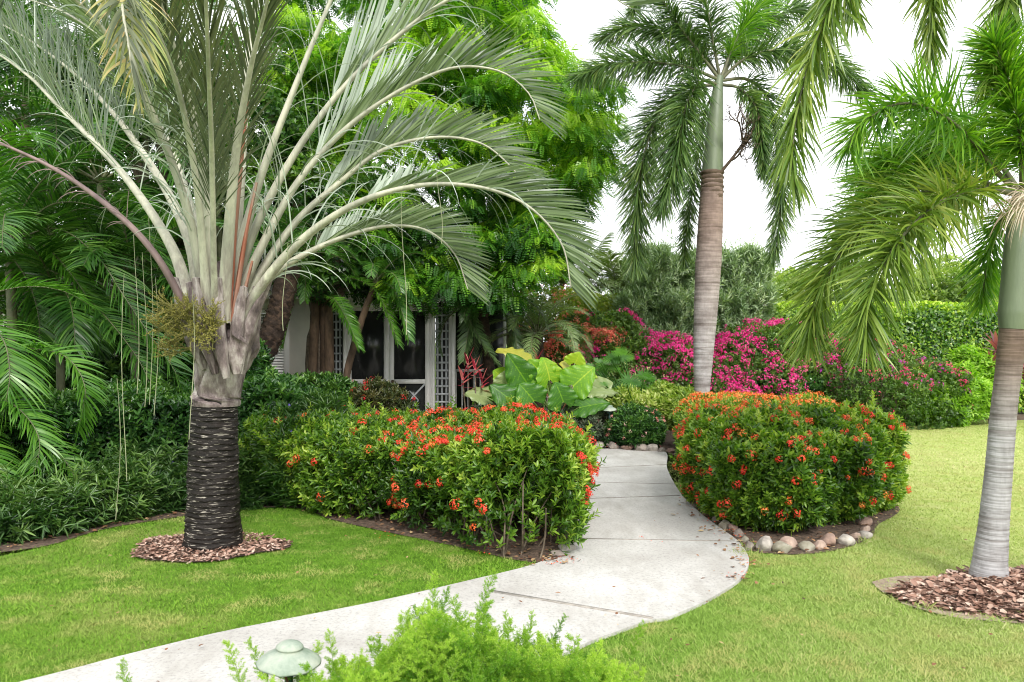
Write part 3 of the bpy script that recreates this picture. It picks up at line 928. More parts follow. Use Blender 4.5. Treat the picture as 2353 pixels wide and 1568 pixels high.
# the three ranks of fronds: (points as picture x, y and distance), settings
def cp(l, Y): return [P(a[0], a[1], a[2] if len(a) > 2 else Y) for a in l]
RB = dict(n=80, L=.78, wd=.0185, start=.40, up=68, fwd=33, g=.2, k=5, r0=.056, r1=.006, rbase=.078, startL=.7, endL=.5, jit=.02, flat=.7, sides=12)
tpf = [
 # right rank
 ([(548, 765, 6.05), (575, 705, 6.05), (620, 640, 6.06), (690, 590, 6.1), (790, 545, 6.15), (890, 520, 6.2), (980, 530, 6.25), (1045, 585, 6.3), (1075, 665, 6.3)], {'L': .45, 'start': .38, 'r0': .05, 'far': (.3, .62, .26)}),
 ([(548, 750, 5.98), (585, 680, 5.95), (655, 590, 5.9), (740, 515, 5.85), (850, 455, 5.8), (980, 425, 5.78), (1110, 432, 5.75), (1215, 475, 5.72), (1290, 560, 5.7), (1312, 660, 5.7)], {'L': .53, 'start': .42, 'far': (.34, .55, .24)}),
 ([(540, 740, 6.15), (590, 640, 6.2), (680, 510, 6.3), (780, 420, 6.38), (880, 345, 6.42), (1000, 316, 6.45), (1105, 330, 6.45), (1175, 385, 6.45), (1215, 440, 6.45)], {'L': .49, 'start': .38, 'far': (.28, .68, .52)}),
 ([(535, 720, 6.1), (590, 590, 6.1), (670, 440, 6.15), (750, 340, 6.2), (840, 260, 6.2), (950, 192, 6.2), (1050, 155, 6.2), (1150, 165, 6.2), (1215, 215, 6.2), (1240, 275, 6.2)], {'L': .55, 'start': .38, 'far': (.28, .68, .62)}),
 ([(530, 700, 6.2), (580, 540, 6.22), (650, 400, 6.25), (720, 290, 6.3), (800, 190, 6.35), (900, 95, 6.4), (1030, 0, 6.4), (1180, -60, 6.4), (1330, -50, 6.4), (1450, 20, 6.4)], {'L': .70, 'start': .38, 'far': (.26, .62, .85)}),
 ([(525, 690, 6.1), (555, 560, 6.1), (605, 390, 6.1), (670, 220, 6.12), (735, 60, 6.15), (800, -80, 6.2), (900, -220, 6.3), (1050, -300, 6.4)], {'L': .8, 'start': .62}),
 # back / left rank
 ([(520, 690, 6.2), (545, 500, 6.3), (562, 250, 6.4), (590, 0, 6.6), (650, -200, 6.9), (760, -300, 7.3)], {'L': .8, 'start': .5, 'r0': .06}),
 ([(435, 690, 6.2), (405, 590, 6.3), (355, 500, 6.4), (290, 410, 6.5), (220, 330, 6.6), (140, 250, 6.8), (60, 170, 7.0), (-40, 110, 7.2), (-150, 110, 7.4)], {'L': .85, 'start': .36}),
 ([(460, 690, 6.3), (440, 570, 6.5), (400, 470, 6.7), (340, 370, 6.9), (260, 260, 7.2), (160, 160, 7.5), (30, 70, 7.8), (-90, 20, 8.1)], {'L': .85, 'start': .36}),
 ([(470, 690, 6.2), (455, 560, 6.3), (425, 440, 6.45), (385, 330, 6.6), (330, 220, 6.8), (250, 110, 7.0), (150, 30, 7.3), (0, -20, 7.6)], {'L': .8, 'start': .36}),
 # front rank, towards the camera
 ([(497, 760, 5.92), (492, 640, 5.75), (489, 480, 5.5), (486, 330, 5.2), (480, 180, 4.8), (474, 20, 4.4), (465, -160, 4.0), (440, -300, 3.6)], {'L': .46, 'start': .25, 'up': 50, 'dark': 1, 'g': .35, 'r0': .026, 'rbase': .05, 'fwd': 24, 'wd': .017, 'n': 92}),
 ([(478, 740, 5.95), (468, 600, 5.85), (455, 450, 5.7), (435, 320, 5.5), (405, 190, 5.2), (360, 70, 4.9), (320, -10, 4.65), (285, -40, 4.45), (280, 10, 4.3), (296, 110, 4.2), (310, 200, 4.2)], {'L': .50, 'start': .33, 'up': 35, 'dark': 1, 'g': .7, 'r0': .035, 'n': 84, 'wd': .016}),
 ([(512, 740, 5.95), (520, 620, 5.9), (530, 480, 5.8), (545, 330, 5.6), (575, 160, 5.3), (610, 20, 5.0), (640, -120, 4.7)], {'L': .5, 'start': .34, 'up': 45, 'g': .5, 'dark': 1, 'wd': .016, 'fwd': 26}),
 ([(488, 740, 6.0), (482, 600, 5.95), (470, 420, 5.85), (440, 240, 5.6), (395, 90, 5.35), (350, -60, 5.0)], {'L': .52, 'start': .3, 'up': 45, 'g': .6, 'dark': 1, 'wd': .016, 'fwd': 28}),
 ([(475, 720, 6.05), (440, 520, 5.95), (390, 360, 5.8), (320, 200, 5.5), (230, 60, 5.2), (120, -40, 4.9), (40, -60, 4.7), (0, 20, 4.6)], {'L': .6, 'start': .36, 'up': 35, 'g': .8}),
]
for i, (pts, kw) in enumerate(tpf):
    a = dict(RB); a.update(kw)
    dark = a.pop('dark', 0)
    f = frond(cp(pts, YT), **a)
    lm = M['tp_dark'] if dark else M['tp_leaf']
    f.build("frond", [lm, M['petiole'], M['tp_pale']], tp, False)
# brown-mauve old stalk to the left, red spears in the middle
mb = MB(); p, _ = spline(cp([(445, 760, 6.0), (412, 680, 5.95), (360, 590, 5.9), (290, 510, 5.9), (190, 430, 5.95), (100, 375, 6.0), (-20, 320, 6.0)], YT), 50)
tube(mb, p, np.linspace(.045, .014, 50), 8, 0, .7); 
q = p[18:46:1]
strips(mb, q, nrm(np.gradient(q, axis=0)) + rng.normal(0, .35, q.shape) + UP * .2, np.tile(UP, (len(q), 1)), .28, .008, 5, 1.6)
mb.build("old_stalk", M['petiole_mauve'], tp, True)
for pts, r0 in (([(527, 740), (533, 640), (541, 520), (552, 400), (566, 260), (580, 120)], .030), ([(535, 745), (549, 640), (565, 540), (590, 420)], .034), ([(545, 750), (560, 680), (580, 600)], .03)):
    mb = MB(); p, _ = spline(cp([(a, b, 5.97) for a, b in pts], YT), 40)
    tube(mb, p, np.linspace(r0, .010, 40), 10, 0, .6, lambda u, a: .006 * np.sin(a * 4 + u * 6)); mb.build("red_spear", M['petiole_red'], tp, True)
# overlapping old leaf bases that flare out of the sheath
for i, (x0, y0, x1, y1, x2, y2, Y) in enumerate(((470, 850, 430, 740, 400, 640, 6.0), (495, 860, 470, 760, 450, 640, 5.88), (520, 870, 505, 770, 500, 640, 5.85), (545, 860, 545, 770, 560, 660, 5.88), (560, 820, 580, 730, 620, 640, 6.0), (555, 850, 560, 760, 590, 660, 6.05), (480, 800, 455, 720, 437, 650, 6.15))):
    mb = MB(); p, _ = spline([P(x0, y0, Y), P(x1, y1, Y), P(x2, y2, Y)], 30)
    tube(mb, p, np.interp(np.linspace(0, 1, 30), [0, .3, .6, 1], [.03, .085, .07, .036]), 20, 0, .6, lambda u, a: .008 * np.sin(a * 5 + u * 7 + i) + .006 * np.sin(a * 11 + u * 13))
    mb.build("leaf_base", M['sheath'], tp, True)
# long hanging threads and curling reins
for x, y0, y1, Y in ((286, 690, 1105, 5.6), (313, 600, 905, 5.7), (332, 640, 935, 5.8), (358, 700, 955, 5.8), (440, 720, 1010, 5.6), (345, 560, 930, 5.9), (270, 930, 1195, 5.6), (928, 500, 770, 5.8), (655, 620, 760, 5.8), (1010, 450, 560, 5.7)):
    mb = MB(); n = 14; t = np.linspace(0, 1, n)
    p = np.stack([P(x, y0, Y)[0] + .02 * np.sin(t * 4 + x), np.full(n, Y), np.linspace(P(x, y0 - 60, Y)[2], P(x, y1, Y)[2], n)], 1)
    tube(mb, p, np.linspace(.0016, .003, n), 4)
    mb.build("hanging_thread", M['thread'], tp)
mb = MB()
P0 = []; D0 = []
for pts, kw in tpf[:10] + tpf[-2:]:
    p, _ = spline(cp(pts, YT), 60)
    k = rng.integers(8, 42, 34)
    P0.append(p[k]); T = nrm(np.gradient(p, axis=0))[k]
    D0.append(T * .5 + perp(T) * .6 + UP * .55)
P0 = np.vstack(P0); D0 = np.vstack(D0); n = len(P0)
strips(mb, P0, D0, perp(nrm(D0)), rng.uniform(.35, 1.0, n), .010, 9, rng.uniform(1.6, 3.2, n), 0, None, .5)
mb.build("curling_reins", M['tp_pale'], tp)
# yellowed tip hanging at the upper left
f = frond(cp([(262, -70, 4.6), (292, -30, 4.4), (303, 40, 4.3), (305, 130, 4.28), (318, 230, 4.28)], YT), n=46, L=.33, wd=.017, start=.02, up=-5, fwd=48, g=.95, k=6, r0=.010, r1=.004)
f.build("frond", [M['tp_vari'], M['thread']], tp)
# flower sprays
M['spray'] = leafmat("yellow_green_flower", [(.16, .15, .025), (.30, .27, .05), (.42, .36, .10)], .7, .15)
M['spray_stem'] = simple("green_flower_stem", (.20, .19, .05), .6, .15, 12)
def spray(start, dirs, L, seed):
    mb = MB(); g = np.random.default_rng(seed)
    st = np.array(start)
    def branch(p, d, l, r, lev):
        d = d / np.linalg.norm(d)
        e = d + g.normal(0, .25, 3) * .4
        pts = [p, p + d * l * .5, p + d * l * .5 + nrm(e) * l * .5]
        q, _ = spline(pts, 8)
        tube(mb, q, np.linspace(r, r * .5, 8), 5, 1)
        if lev == 0:
            m = int(l / .0045)
            t = g.random(m)
            c = np.stack([np.interp(t, np.linspace(0, 1, 8), q[:, k]) for k in range(3)], 1)
            s = .007
            C = c + g.normal(0, .0035, (m, 3))
            leaves(mb, C, nrm(g.normal(size=(m, 3))), nrm(g.normal(size=(m, 3))), s * 1.3, s, 0, None, .3, False)
            return
        for k in range({3: 7, 2: 6, 1: 6}[lev]):
            t = .25 + .75 * (k + .5) / 6
            pt = np.array([np.interp(min(t, 1), np.linspace(0, 1, 8), q[:, j]) for j in range(3)])
            branch(pt, d * .8 + nrm(g.normal(size=3)) * .85 + UP * .12, l * (.62 if lev > 1 else .7), r * .6, lev - 1)
    for d in dirs: branch(st, np.array(d), L, .009, 2)
    return mb
for s0, dirs, L, sd in ((P(470, 770, 5.85), [(-.9, -.3, .55), (-.7, -.35, .75), (-1, -.2, .25), (-.5, -.5, .7), (-.8, -.5, 0)], .26, 1), (P(480, 765, 5.82), [(.15, -.5, .6), (.35, -.5, .1), (-.1, -.6, -.3), (.3, -.5, .35), (-.3, -.5, .4)], .17, 2), (P(440, 800, 5.9), [(-.7, -.4, -.3), (-.5, -.5, 0)], .16, 3)):
    spray(s0, dirs, L, sd).build("flower_spray", [M['spray'], M['spray_stem']], tp)

# ------------------------------------------------------------------ foxtail palms
M['fx_leaf'] = leafmat("foxtail_leaflet", [(.016, .05, .010), (.05, .11, .025), (.12, .21, .05), (.30, .36, .10)], .38, .25, (1.2, 1.5, .4))
M['fx_bright'] = leafmat("bright_foxtail_leaflet", [(.035, .11, .012), (.09, .23, .02), (.20, .37, .035), (.36, .48, .07)], .38, .4, (1.2, 1.5, .4))
M['fx_olive'] = leafmat("olive_foxtail_leaflet", [(.04, .09, .012), (.11, .20, .025), (.23, .33, .05), (.40, .42, .12)], .4, .3, (1.2, 1.3, .5))
M['fx_rachis'] = simple("foxtail_rachis", (.17, .17, .10), .6, .2, 10)
M['shaft'] = simple("green_crownshaft", (.17, .21, .13), .45, .15, 3, .15, 30, stretch=(3, 3, .5), col2=(.11, .14, .09))
def ringtrunk_mat(name, top, bottom, zlo, zhi, zs=30):
    m, t, b = mat(name)
    v = coords(t)
    sep = node(t, "ShaderNodeSeparateXYZ"); t.links.new(v, sep.inputs[0])
    mr = node(t, "ShaderNodeMapRange"); t.links.new(sep.outputs[2], mr.inputs[0]); mr.inputs[1].default_value = zlo; mr.inputs[2].default_value = zhi
    n = noise(t, coords(t, (.9, .9, zs)), 1.0, 3, .6)
    n4 = noise(t, coords(t, (2.5, 2.5, 5)), 1.0, 4, .6)
    n2 = noise(t, coords(t, (30, 30, 8)), 1.0, 5, .7)
    c = mixc(t, mr.outputs[0], bottom, top)
    c = mixc(t, .8, c, ramp(t, n, [(0.34, (.58, .54, .52)), (0.46, (.95, .95, .95)), (.64, (1.1, 1.1, 1.1))]), 'MULTIPLY')
    c = mixc(t, .6, c, ramp(t, n4, [(0.36, (.45, .40, .38)), (0.56, (1.1, 1.1, 1.1))]), 'MULTIPLY')
    c = mixc(t, .5, c, ramp(t, n2, [(0.3, (.6, .6, .6)), (0.6, (1.05, 1.05, 1.05))]), 'MULTIPLY')
    t.links.new(c, b.inputs['Base Color']); b.inputs['Roughness'].default_value = .85
    bump(t, b, n, .5, .02)
    return m
M['fx_trunk'] = ringtrunk_mat("grey_ringed_bark", (.25, .18, .155), (.36, .34, .34), 1.4, 3.4, 30)
M['fx_trunk2'] = ringtrunk_mat("grey_ringed_bark_near", (.19, .135, .105), (.33, .325, .33), .95, 1.5, 42)
M['ginf'] = simple("brown_fruit_stalk", (.12, .08, .055), .8, .2, 12)
def ringr(freq, amp, seed):
    g = np.random.default_rng(seed); rj_ = np.cumsum(g.uniform(.6, 1.4, 400)); rj_ = rj_ / rj_[-1] * 400 / freq
    def f(u, a):
        w_ = u + .0016 * np.sin(a + 1) + .0008 * np.sin(3 * a)
        k = np.searchsorted(rj_, w_.ravel()).reshape(w_.shape)
        lo = np.where(k > 0, rj_[np.maximum(k - 1, 0)], 0); hi = rj_[np.minimum(k, 399)]
        fr = np.clip((w_ - lo) / np.maximum(hi - lo, 1e-4), 0, 1)
        return amp * ((1 - fr) ** 2 - .3)
    return f
fx = thing("foxtail_palm", "tall foxtail palm with smooth grey ringed trunk rising behind the right flower hedge", "palm tree", P(1612, 1020, 12.2) * [1, 1, 0])
mb = MB()
c = [P(1610, 1028, 12.2), P(1612, 920, 12.2), P(1617, 800, 12.2), P(1628, 600, 12.2), P(1634, 480, 12.2), P(1637, 395, 12.2)]
p, l = spline(c, 260); zz = (H - p[:, 2]) / 12.2 * F + CY
r = np.interp(-zz, [-1028, -920, -800, -700, -600, -500, -440, -395], [.125, .112, .155, .182, .196, .185, .172, .158])
tube(mb, p, r, 40, 0, 1, ringr(75, .006, 1)); mb.build("trunk", M['fx_trunk'], fx, False)
mb = MB(); p, l = spline([P(1637, 399, 12.2), P(1642, 300, 12.2), P(1649, 210, 12.2), P(1654, 175, 12.2)], 60)
tube(mb, p, np.interp(np.linspace(0, 1, 60), [0, .05, .2, .6, 1], [.165, .16, .15, .115, .06]), 24, 0); mb.build("crownshaft", M['shaft'], fx, True)
mb = MB()
for dz in np.linspace(0, .5, 6):
    q = P(1636, 398 + dz * 110, 12.2); tube(mb, [q - UP * .03, q, q + UP * .03], [.165, .185 - dz * .02, .165], 22, 0, 1, lambda u, a: .006 * np.sin(a * 4 + dz * 20))
mb.build("ring_scars", M['ginf'], fx)
def foxfronds(root, lst, lm, Y, **kw):
    for pts, k2 in lst:
        a = dict(n=460, L=.52, wd=.019, start=.14, fwd=52, g=.55, k=3, r0=.028, r1=.005, style='plumose', startL=.7, endL=.55, jit=.12, sides=6); a.update(kw); a.update(k2)
        m_ = a.pop('mat', lm)
        frond(cp(pts, Y), **a).build("frond", [M[m_], M['fx_rachis']], root)
B = (1655, 185)
foxfronds(fx, [
 ([B, (1581, 156, 12.0), (1491, 143, 11.8), (1400, 150, 11.7), (1330, 178, 11.6)], {}),
 ([B, (1613, 120, 12.4), (1541, 72, 12.6), (1450, 62, 12.8), (1380, 90, 13.0)], {}),
 ([B, (1632, 60, 12.1), (1612, -40, 12.0), (1590, -140, 12.0), (1540, -200, 12)], {}),
 ([B, (1690, 95, 12.3), (1740, 15, 12.4), (1790, -60, 12.5), (1850, -110, 12.5)], {'mat': 'fx_bright'}),
 ([(1650, 195), (1612, 188, 11.9), (1578, 240, 11.6), (1562, 320, 11.4), (1545, 410, 11.3), (1520, 480, 11.3)], {'L': .60, 'n': 620, 'g': .6}),
 ([(1648, 195), (1570, 205, 12.2), (1510, 270, 12.1), (1475, 380, 12.0), (1462, 500, 12.0), (1458, 610, 12.0)], {'L': .60, 'n': 620, 'g': .6}),
 ([(1650, 200, 12.4), (1620, 260, 12.8), (1600, 380, 12.9), (1585, 480, 12.9), (1570, 600, 12.9)], {'L': .34}),
 ([(1660, 185), (1717, 183, 12.4), (1763, 227, 12.5), (1785, 340, 12.6), (1797, 453, 12.6), (1778, 590, 12.6)], {'L': .52, 'n': 560}),
 ([(1660, 180), (1708, 138, 12.1), (1776, 116, 12.0), (1853, 118, 12), (1921, 150, 12), (1990, 215, 12)], {}),
 ([(1660, 195), (1700, 204, 12.0), (1738, 250, 11.8), (1750, 330, 11.7), (1755, 400, 11.7)], {'L': .32}),
 ([B, (1700, 110, 12.8), (1760, 50, 13.2), (1840, 20, 13.6), (1920, 40, 14)], {}),
 ([B, (1560, 60, 12), (1510, -10, 11.8), (1470, 0, 11.6), (1450, 30, 11.5)], {'L': .3}),
], 'fx_leaf', 12.2)
# fruiting branch under the crownshaft
mb = MB(); g = np.random.default_rng(4)
def twig(p, d, l, r, lev):
    d = nrm(d); q, _ = spline([p, p + d * l * .5 + g.normal(0, .02, 3), p + nrm(d + UP * .25) * l], 6)
    tube(mb, q, np.linspace(r, r * .6, 6), 5)
    if lev:
        for k in range(4): twig(q[2 + k % 4], d + g.normal(0, .55, 3) + UP * .2, l * .62, r * .62, lev - 1)
twig(P(1655, 398, 12.1), np.array([.75, -.2, .75]), .55, .028, 4)
mb.build("fruit_branch", M['ginf'], fx)

f2 = thing("foxtail_palm", "near foxtail palm with slender leaning grey trunk rising from the pinkish bark chips", "palm tree", (FP[0], FP[1], 0))
YP = FP[1]
mb = MB()
p, l = spline([P(2270, 1362, YP), P(2274, 1300, YP), P(2282, 1220, YP), P(2295, 1080, YP), P(2307, 940, YP), P(2320, 830, YP), P(2328, 752, YP)], 240)
zz = (H - p[:, 2]) / YP * F + CY
r = np.interp(-zz, [-1362, -1340, -1290, -1200, -1080, -900, -752], np.array([48, 43, 36, 31, 28, 26.5, 28]) / F * YP)
tube(mb, p, r, 44, 0, 1, ringr(62, .0035, 3)); mb.build("trunk", M['fx_trunk2'], f2, False)
mb = MB(); p, l = spline([P(2328, 757, YP), P(2334, 680, YP), P(2340, 560, YP), P(2350, 440, YP)], 60)
tube(mb, p, np.interp(np.linspace(0, 1, 60), [0, .04, .12, .6, 1], np.array([29, 31, 34, 29, 20]) / F * YP), 28); mb.build("crownshaft", M['shaft'], f2, True)
C2 = (2350, 450)
foxfronds(f2, [
 ([C2, (2290, 395, 5.1), (2215, 305, 4.95), (2140, 252, 4.8), (2057, 240, 4.7), (1975, 290, 4.6), (1950, 340, 4.6)], {'mat': 'fx_bright', 'n': 300}),
 ([C2, (2270, 435, 5.0), (2170, 460, 4.8), (2090, 525, 4.65), (2030, 610, 4.55), (1995, 700, 4.5), (1990, 800, 4.5)], {'mat': 'fx_olive', 'n': 420, 'L': .40}),
 ([C2, (2230, 430, 5.2), (2100, 450, 5.2), (1990, 520, 5.2), (1910, 620, 5.2), (1868, 720, 5.2), (1858, 800, 5.2)], {'mat': 'fx_olive', 'n': 420, 'L': .40}),
 ([C2, (2345, 330, 5.0), (2325, 210, 4.9), (2280, 90, 4.8)], {'mat': 'fx_bright', 'L': .34}),
 ([C2, (2270, 350, 5.5), (2170, 330, 5.6), (2070, 350, 5.7), (1975, 410, 5.8)], {'mat': 'fx_bright'}),
 ([(2345, 480), (2300, 510, 5.5), (2272, 590, 5.6), (2255, 700, 5.6)], {'mat': 'fx_bright', 'L': .26, 'n': 200}),
 ([C2, (2180, 395, 5.5), (2080, 400, 5.6), (2000, 460, 5.7), (1945, 560, 5.7)], {'mat': 'fx_bright'}),
 ([C2, (2420, 330, 5.3), (2520, 250, 5.4), (2640, 240, 5.4)], {'mat': 'fx_bright'}),
 ([C2, (2390, 300, 5.4), (2420, 150, 5.6), (2470, 20, 5.8)], {'mat': 'fx_bright'}),
], 'fx_bright', YP, wd=.0135, L=.38, start=.2, g=.45, r0=.02, k=4)
M['wither'] = leafmat("withered_strand", [(.30, .22, .17), (.48, .38, .31), (.62, .54, .46)], .7, .2)
mb = MB(); n = 90
P0 = P(2362, 455, 4.9) + rng.normal(0, .03, (n, 3)); D0 = np.stack([-.55 - .6 * rng.random(n), rng.normal(-.2, .3, n), rng.normal(-.1, .45, n)], 1)
strips(mb, P0, D0, perp(nrm(D0)), rng.uniform(.15, .42, n), .007, 6, rng.uniform(1.0, 2.4, n)); mb.build("withered_strands", M['wither'], f2)

f3 = thing("foxtail_palm", "foxtail palm whose long olive fronds hang into view from above at the upper right", "palm tree", (3.75, 4.7, 0))
mb = MB(); p, _ = spline([(3.75, 4.7, -.02), (3.78, 4.7, 2), (3.75, 4.7, 4.0)], 120)
tube(mb, p, np.linspace(.12, .10, 120), 24, 0, 1, ringr(80, .004, 6)); mb.build("trunk", M['fx_trunk2'], f3)
mb = MB(); p, _ = spline([(3.75, 4.7, 4.0), (3.75, 4.7, 4.6), (3.73, 4.7, 5.1)], 20); tube(mb, p, np.linspace(.12, .06, 20), 20); mb.build("crownshaft", M['shaft'], f3, True)
C3 = tuple(np.array([3.73, 4.7, 5.1]))
def c3(l): return [np.array(C3)] + [P(*a) for a in l]
for pts, kw in ((c3([(2150, -420, 4.8), (1985, -180, 4.8), (1920, -10, 4.8), (1870, 110, 4.8), (1838, 230, 4.8), (1822, 340, 4.8), (1826, 440, 4.8)]), {'L': .37, 'n': 340}),
                (c3([(2300, -450, 5.0), (2190, -250, 5.1), (2150, -80, 5.2), (2140, 40, 5.2), (2138, 130, 5.2)]), {'L': .34, 'n': 240}),
                (c3([(2500, -400, 4.9), (2400, -200, 4.9), (2330, -40, 4.9), (2295, 80, 4.9), (2268, 190, 4.9)]), {'L': .3, 'n': 260}),
                (c3([(2250, -480, 4.4), (2050, -420, 4.3), (1900, -300, 4.3), (1800, -200, 4.3), (1720, -150, 4.3)]), {'L': .3, 'n': 200}),
                (c3([(2200, -520, 5.3), (2020, -300, 5.5), (1950, -100, 5.6), (1960, 40, 5.6)]), {'L': .34, 'n': 240}),
                (c3([(2600, -500, 5.2), (2750, -400, 5.4), (2850, -200, 5.5)]), {'L': .34, 'n': 200})):
    a = dict(n=300, L=.36, wd=.017, start=.2, fwd=45, g=.8, k=5, r0=.022, r1=.005, style='plumose', startL=.7, endL=.6, jit=.12); a.update(kw)
    frond(pts, **a).build("frond", [M['fx_olive'], M['fx_rachis']], f3)

# ------------------------------------------------------------------ hedges and shrubs
M['wood'] = simple("shrub_stem", (.17, .13, .09), .85, .3, 20)
M['ix_leaf'] = leafmat("flower_hedge_leaf", [(.020, .055, .008), (.065, .155, .015), (.17, .30, .025), (.38, .47, .07)], .38, .32, nscale=2.5)
M['ix_flower'] = leafmat("orange_red_flower", [(.66, .025, .016), (.82, .065, .03), (.88, .15, .055)], .55, .25, (1.1, .9, .7))
M['ix_orange'] = leafmat("orange_flower", [(.80, .10, .02), (.88, .22, .04), (.90, .34, .08)], .55, .25, (1.1, .9, .7))
M['dk_leaf'] = leafmat("glossy_dark_leaf", [(.010, .036, .010), (.026, .085, .018), (.065, .17, .03), (.16, .30, .05)], .3, .25, nscale=2)
M['du_leaf'] = leafmat("lime_leaf", [(.13, .28, .015), (.26, .46, .03), (.42, .60, .07)], .45, .4)
M['ru_leaf'] = leafmat("narrow_dull_leaf", [(.018, .055, .014), (.06, .14, .03), (.17, .28, .07)], .35, .25)
M['violet'] = leafmat("violet_flower", [(.16, .10, .62), (.25, .18, .75)], .6, .3, (1, 1, 1))
M['scarlet'] = leafmat("scarlet_flower", [(.55, .01, .015), (.72, .03, .03)], .55, .2, (1, 1, 1))

def stems(mb, pts_in, f, n, r=.008, h=.5):
    """woody stems leaning up from the soil inside a shrub"""
    for k in range(n):
        a = pts_in[rng.integers(len(pts_in))]
        b = a + np.array([rng.normal(0, .14), rng.normal(0, .14), h * rng.uniform(.7, 1.2)])
        if f(b[None])[0] < .05 and f((b[None] + a) / 2)[0] < .05: continue
        q, _ = spline([a, (a + b) / 2 + rng.normal(0, .04, 3), b], 6)
        tube(mb, q, np.linspace(r, r * .5, 6), 5)
def shrub(name, label, cat, f, lo, hi, n, L, wd, m, lm, thick=.25, spread=55, upw=.8, nstem=30, foot=None, hstem=.5, flowers=(), group=None, hexa=True, power=1.5, cull=None, stem=.05, stemr=.009, curl=.1, split=None, fmin_z=.0, extra=None, shoots=0, sh=.14):
    lo = np.array(lo, float); hi = np.array(hi, float)
    root = thing(name, label, cat, ((lo[0] + hi[0]) / 2, (lo[1] + hi[1]) / 2, 0), group)
    p, nr = scatter(f, lo, hi, n, thick, power, cull)
    ax = nrm(nr * .8 + UP * upw + rng.normal(0, .35, p.shape))
    mb = MB(); rv = np.clip(.48 + .26 * wob(p, 3.5) + rng.normal(0, .17, len(p)) + (.10 * nr[:, 2]), 0, 1)
    sprigs(mb, p, ax, m, L, wd, spread, stem, 0, rv, hexa, curl)
    if shoots:
        q, nq = scatter(f, lo, hi, shoots, .04, 1, cull)
        for q1, n1 in zip(q, nq):
            d = nrm(n1 * .7 + UP * .8 + rng.normal(0, .35, 3)); l = sh * rng.uniform(.5, 1.5); tn = rng.uniform(.35, .95)
            t = np.linspace(0, 1, 5)[:, None]
            c = q1 + d * l * t + UP * .1 * l * t * t
            sprigs(mb, c, np.tile(d, (5, 1)), 4, L * .85, wd * .85, spread * .9, l * .2, 0, np.full(5, tn), hexa, curl)
    mb.build("foliage", lm, root)
    if nstem:
        mb = MB()
        q = lo + (hi - lo) * rng.random((4000, 3)); q[:, 2] = .0
        t = q.copy(); t[:, 2] = lo[2] + (hi[2] - lo[2]) * .45
        q = q[f(t) > .12] if foot is None else q[foot(q) > 0]
        if len(q):
            stems(mb, q, f, nstem, stemr, hstem)
            if len(mb.v) > 16: mb.build("branchwork", M['wood'], root)
    for (nm, mm_, cnt, per, rad, size, sel) in flowers:
        q, nq = scatter(f, lo, hi, cnt * 14, .03, 1.0, cull)
        k = rng.random(len(q)) < sel(q, nq)
        q, nq = q[k][:cnt], nq[k][:cnt]
        if len(q) == 0: continue
        mb = MB(); A = nrm(nq + UP * .5)
        clusters(mb, q + A * .035, A, per, rad, size); mb.build(nm, mm_, root)
    if extra: extra(root)
    return root

# left flowering hedge
HP1 = [(-2.6, 7.85), (-1.75, 7.25), (-.95, 6.75), (-.45, 6.22), (0.0, 5.88), (.25, 5.80), (.46, 6.3), (.50, 7.0), (.50, 7.8), (.2, 8.2), (-.6, 8.45), (-2.2, 8.7), (-2.6, 8.4)]
hf = hedgef(HP1, .82, .14, .16, .05, .11, 3.2)
topsel = lambda q, nq: np.where(nq[:, 2] > .35, .75, .30) * np.where(q[:, 0] < -1.0, .35, 1.0) * (.45 + .55 * (wob(q, 2.2) > -.25))
shrub("flower_hedge", "left clipped hedge dotted with orange-red flower heads, between the lawn and the path", "hedge", hf, (-2.6, 5.8, .03), (.95, 9.0, 1.12), 15000, .058, .021, 7, M['ix_leaf'], .22, 52,
      nstem=110, hstem=.55, shoots=170, sh=.10, flowers=[("blossoms", M['ix_flower'], 380, 42, .036, .018, topsel), ("pale_blossoms", M['ix_orange'], 60, 30, .032, .017, topsel)], cull=lambda p: (p[:, 2] > .18 + .22 * wob(p * [1, 1, 0], 3.0) - .12 * (p[:, 0] > -.1)) | (rng.random(len(p)) < .15))
# right flowering hedge
HP2 = [(1.84, 6.62), (2.3, 6.52), (3.0, 6.85), (3.45, 7.45), (3.55, 8.2), (3.2, 8.8), (2.6, 9.1), (2.1, 8.9), (1.9, 8.2), (1.8, 7.4)]
hf2 = hedgef(HP2, .84, .17, .21, .06, .13, 3.4)
topsel2 = lambda q, nq: np.where(nq[:, 2] > .4, .8, .38) * (.45 + .55 * (wob(q, 2.2) > -.35))
shrub("flower_hedge", "rounded hedge dotted with orange-red flower heads inside the ring of stones right of the path", "hedge", hf2, (1.4, 6.2, .03), (3.95, 9.4, 1.15), 16000, .060, .022, 7, M['ix_leaf'], .22, 52,
      nstem=110, hstem=.55, shoots=170, sh=.10, flowers=[("blossoms", M['ix_flower'], 290, 42, .036, .018, topsel2), ("pale_blossoms", M['ix_orange'], 90, 30, .034, .017, topsel2)])
HP3 = [(2.45, 9.7), (3.3, 9.6), (4.1, 10.1), (4.2, 10.8), (3.6, 11.4), (2.6, 11.4), (2.3, 10.6)]
hf3 = hedgef(HP3, .79, .1, .25, .1, .08, 2.4)
shrub("flower_hedge", "far flower hedge with its top thick with pale orange blossom, beneath the tall palm trunk", "hedge", hf3, (1.9, 9.2, .03), (4.7, 11.9, 1.1), 7000, .062, .024, 6, M['ix_leaf'], .22, 52,
      nstem=30, flowers=[("blossoms", M['ix_orange'], 420, 24, .042, .022, lambda q, nq: np.where(nq[:, 2] > .4, .95, .15))])

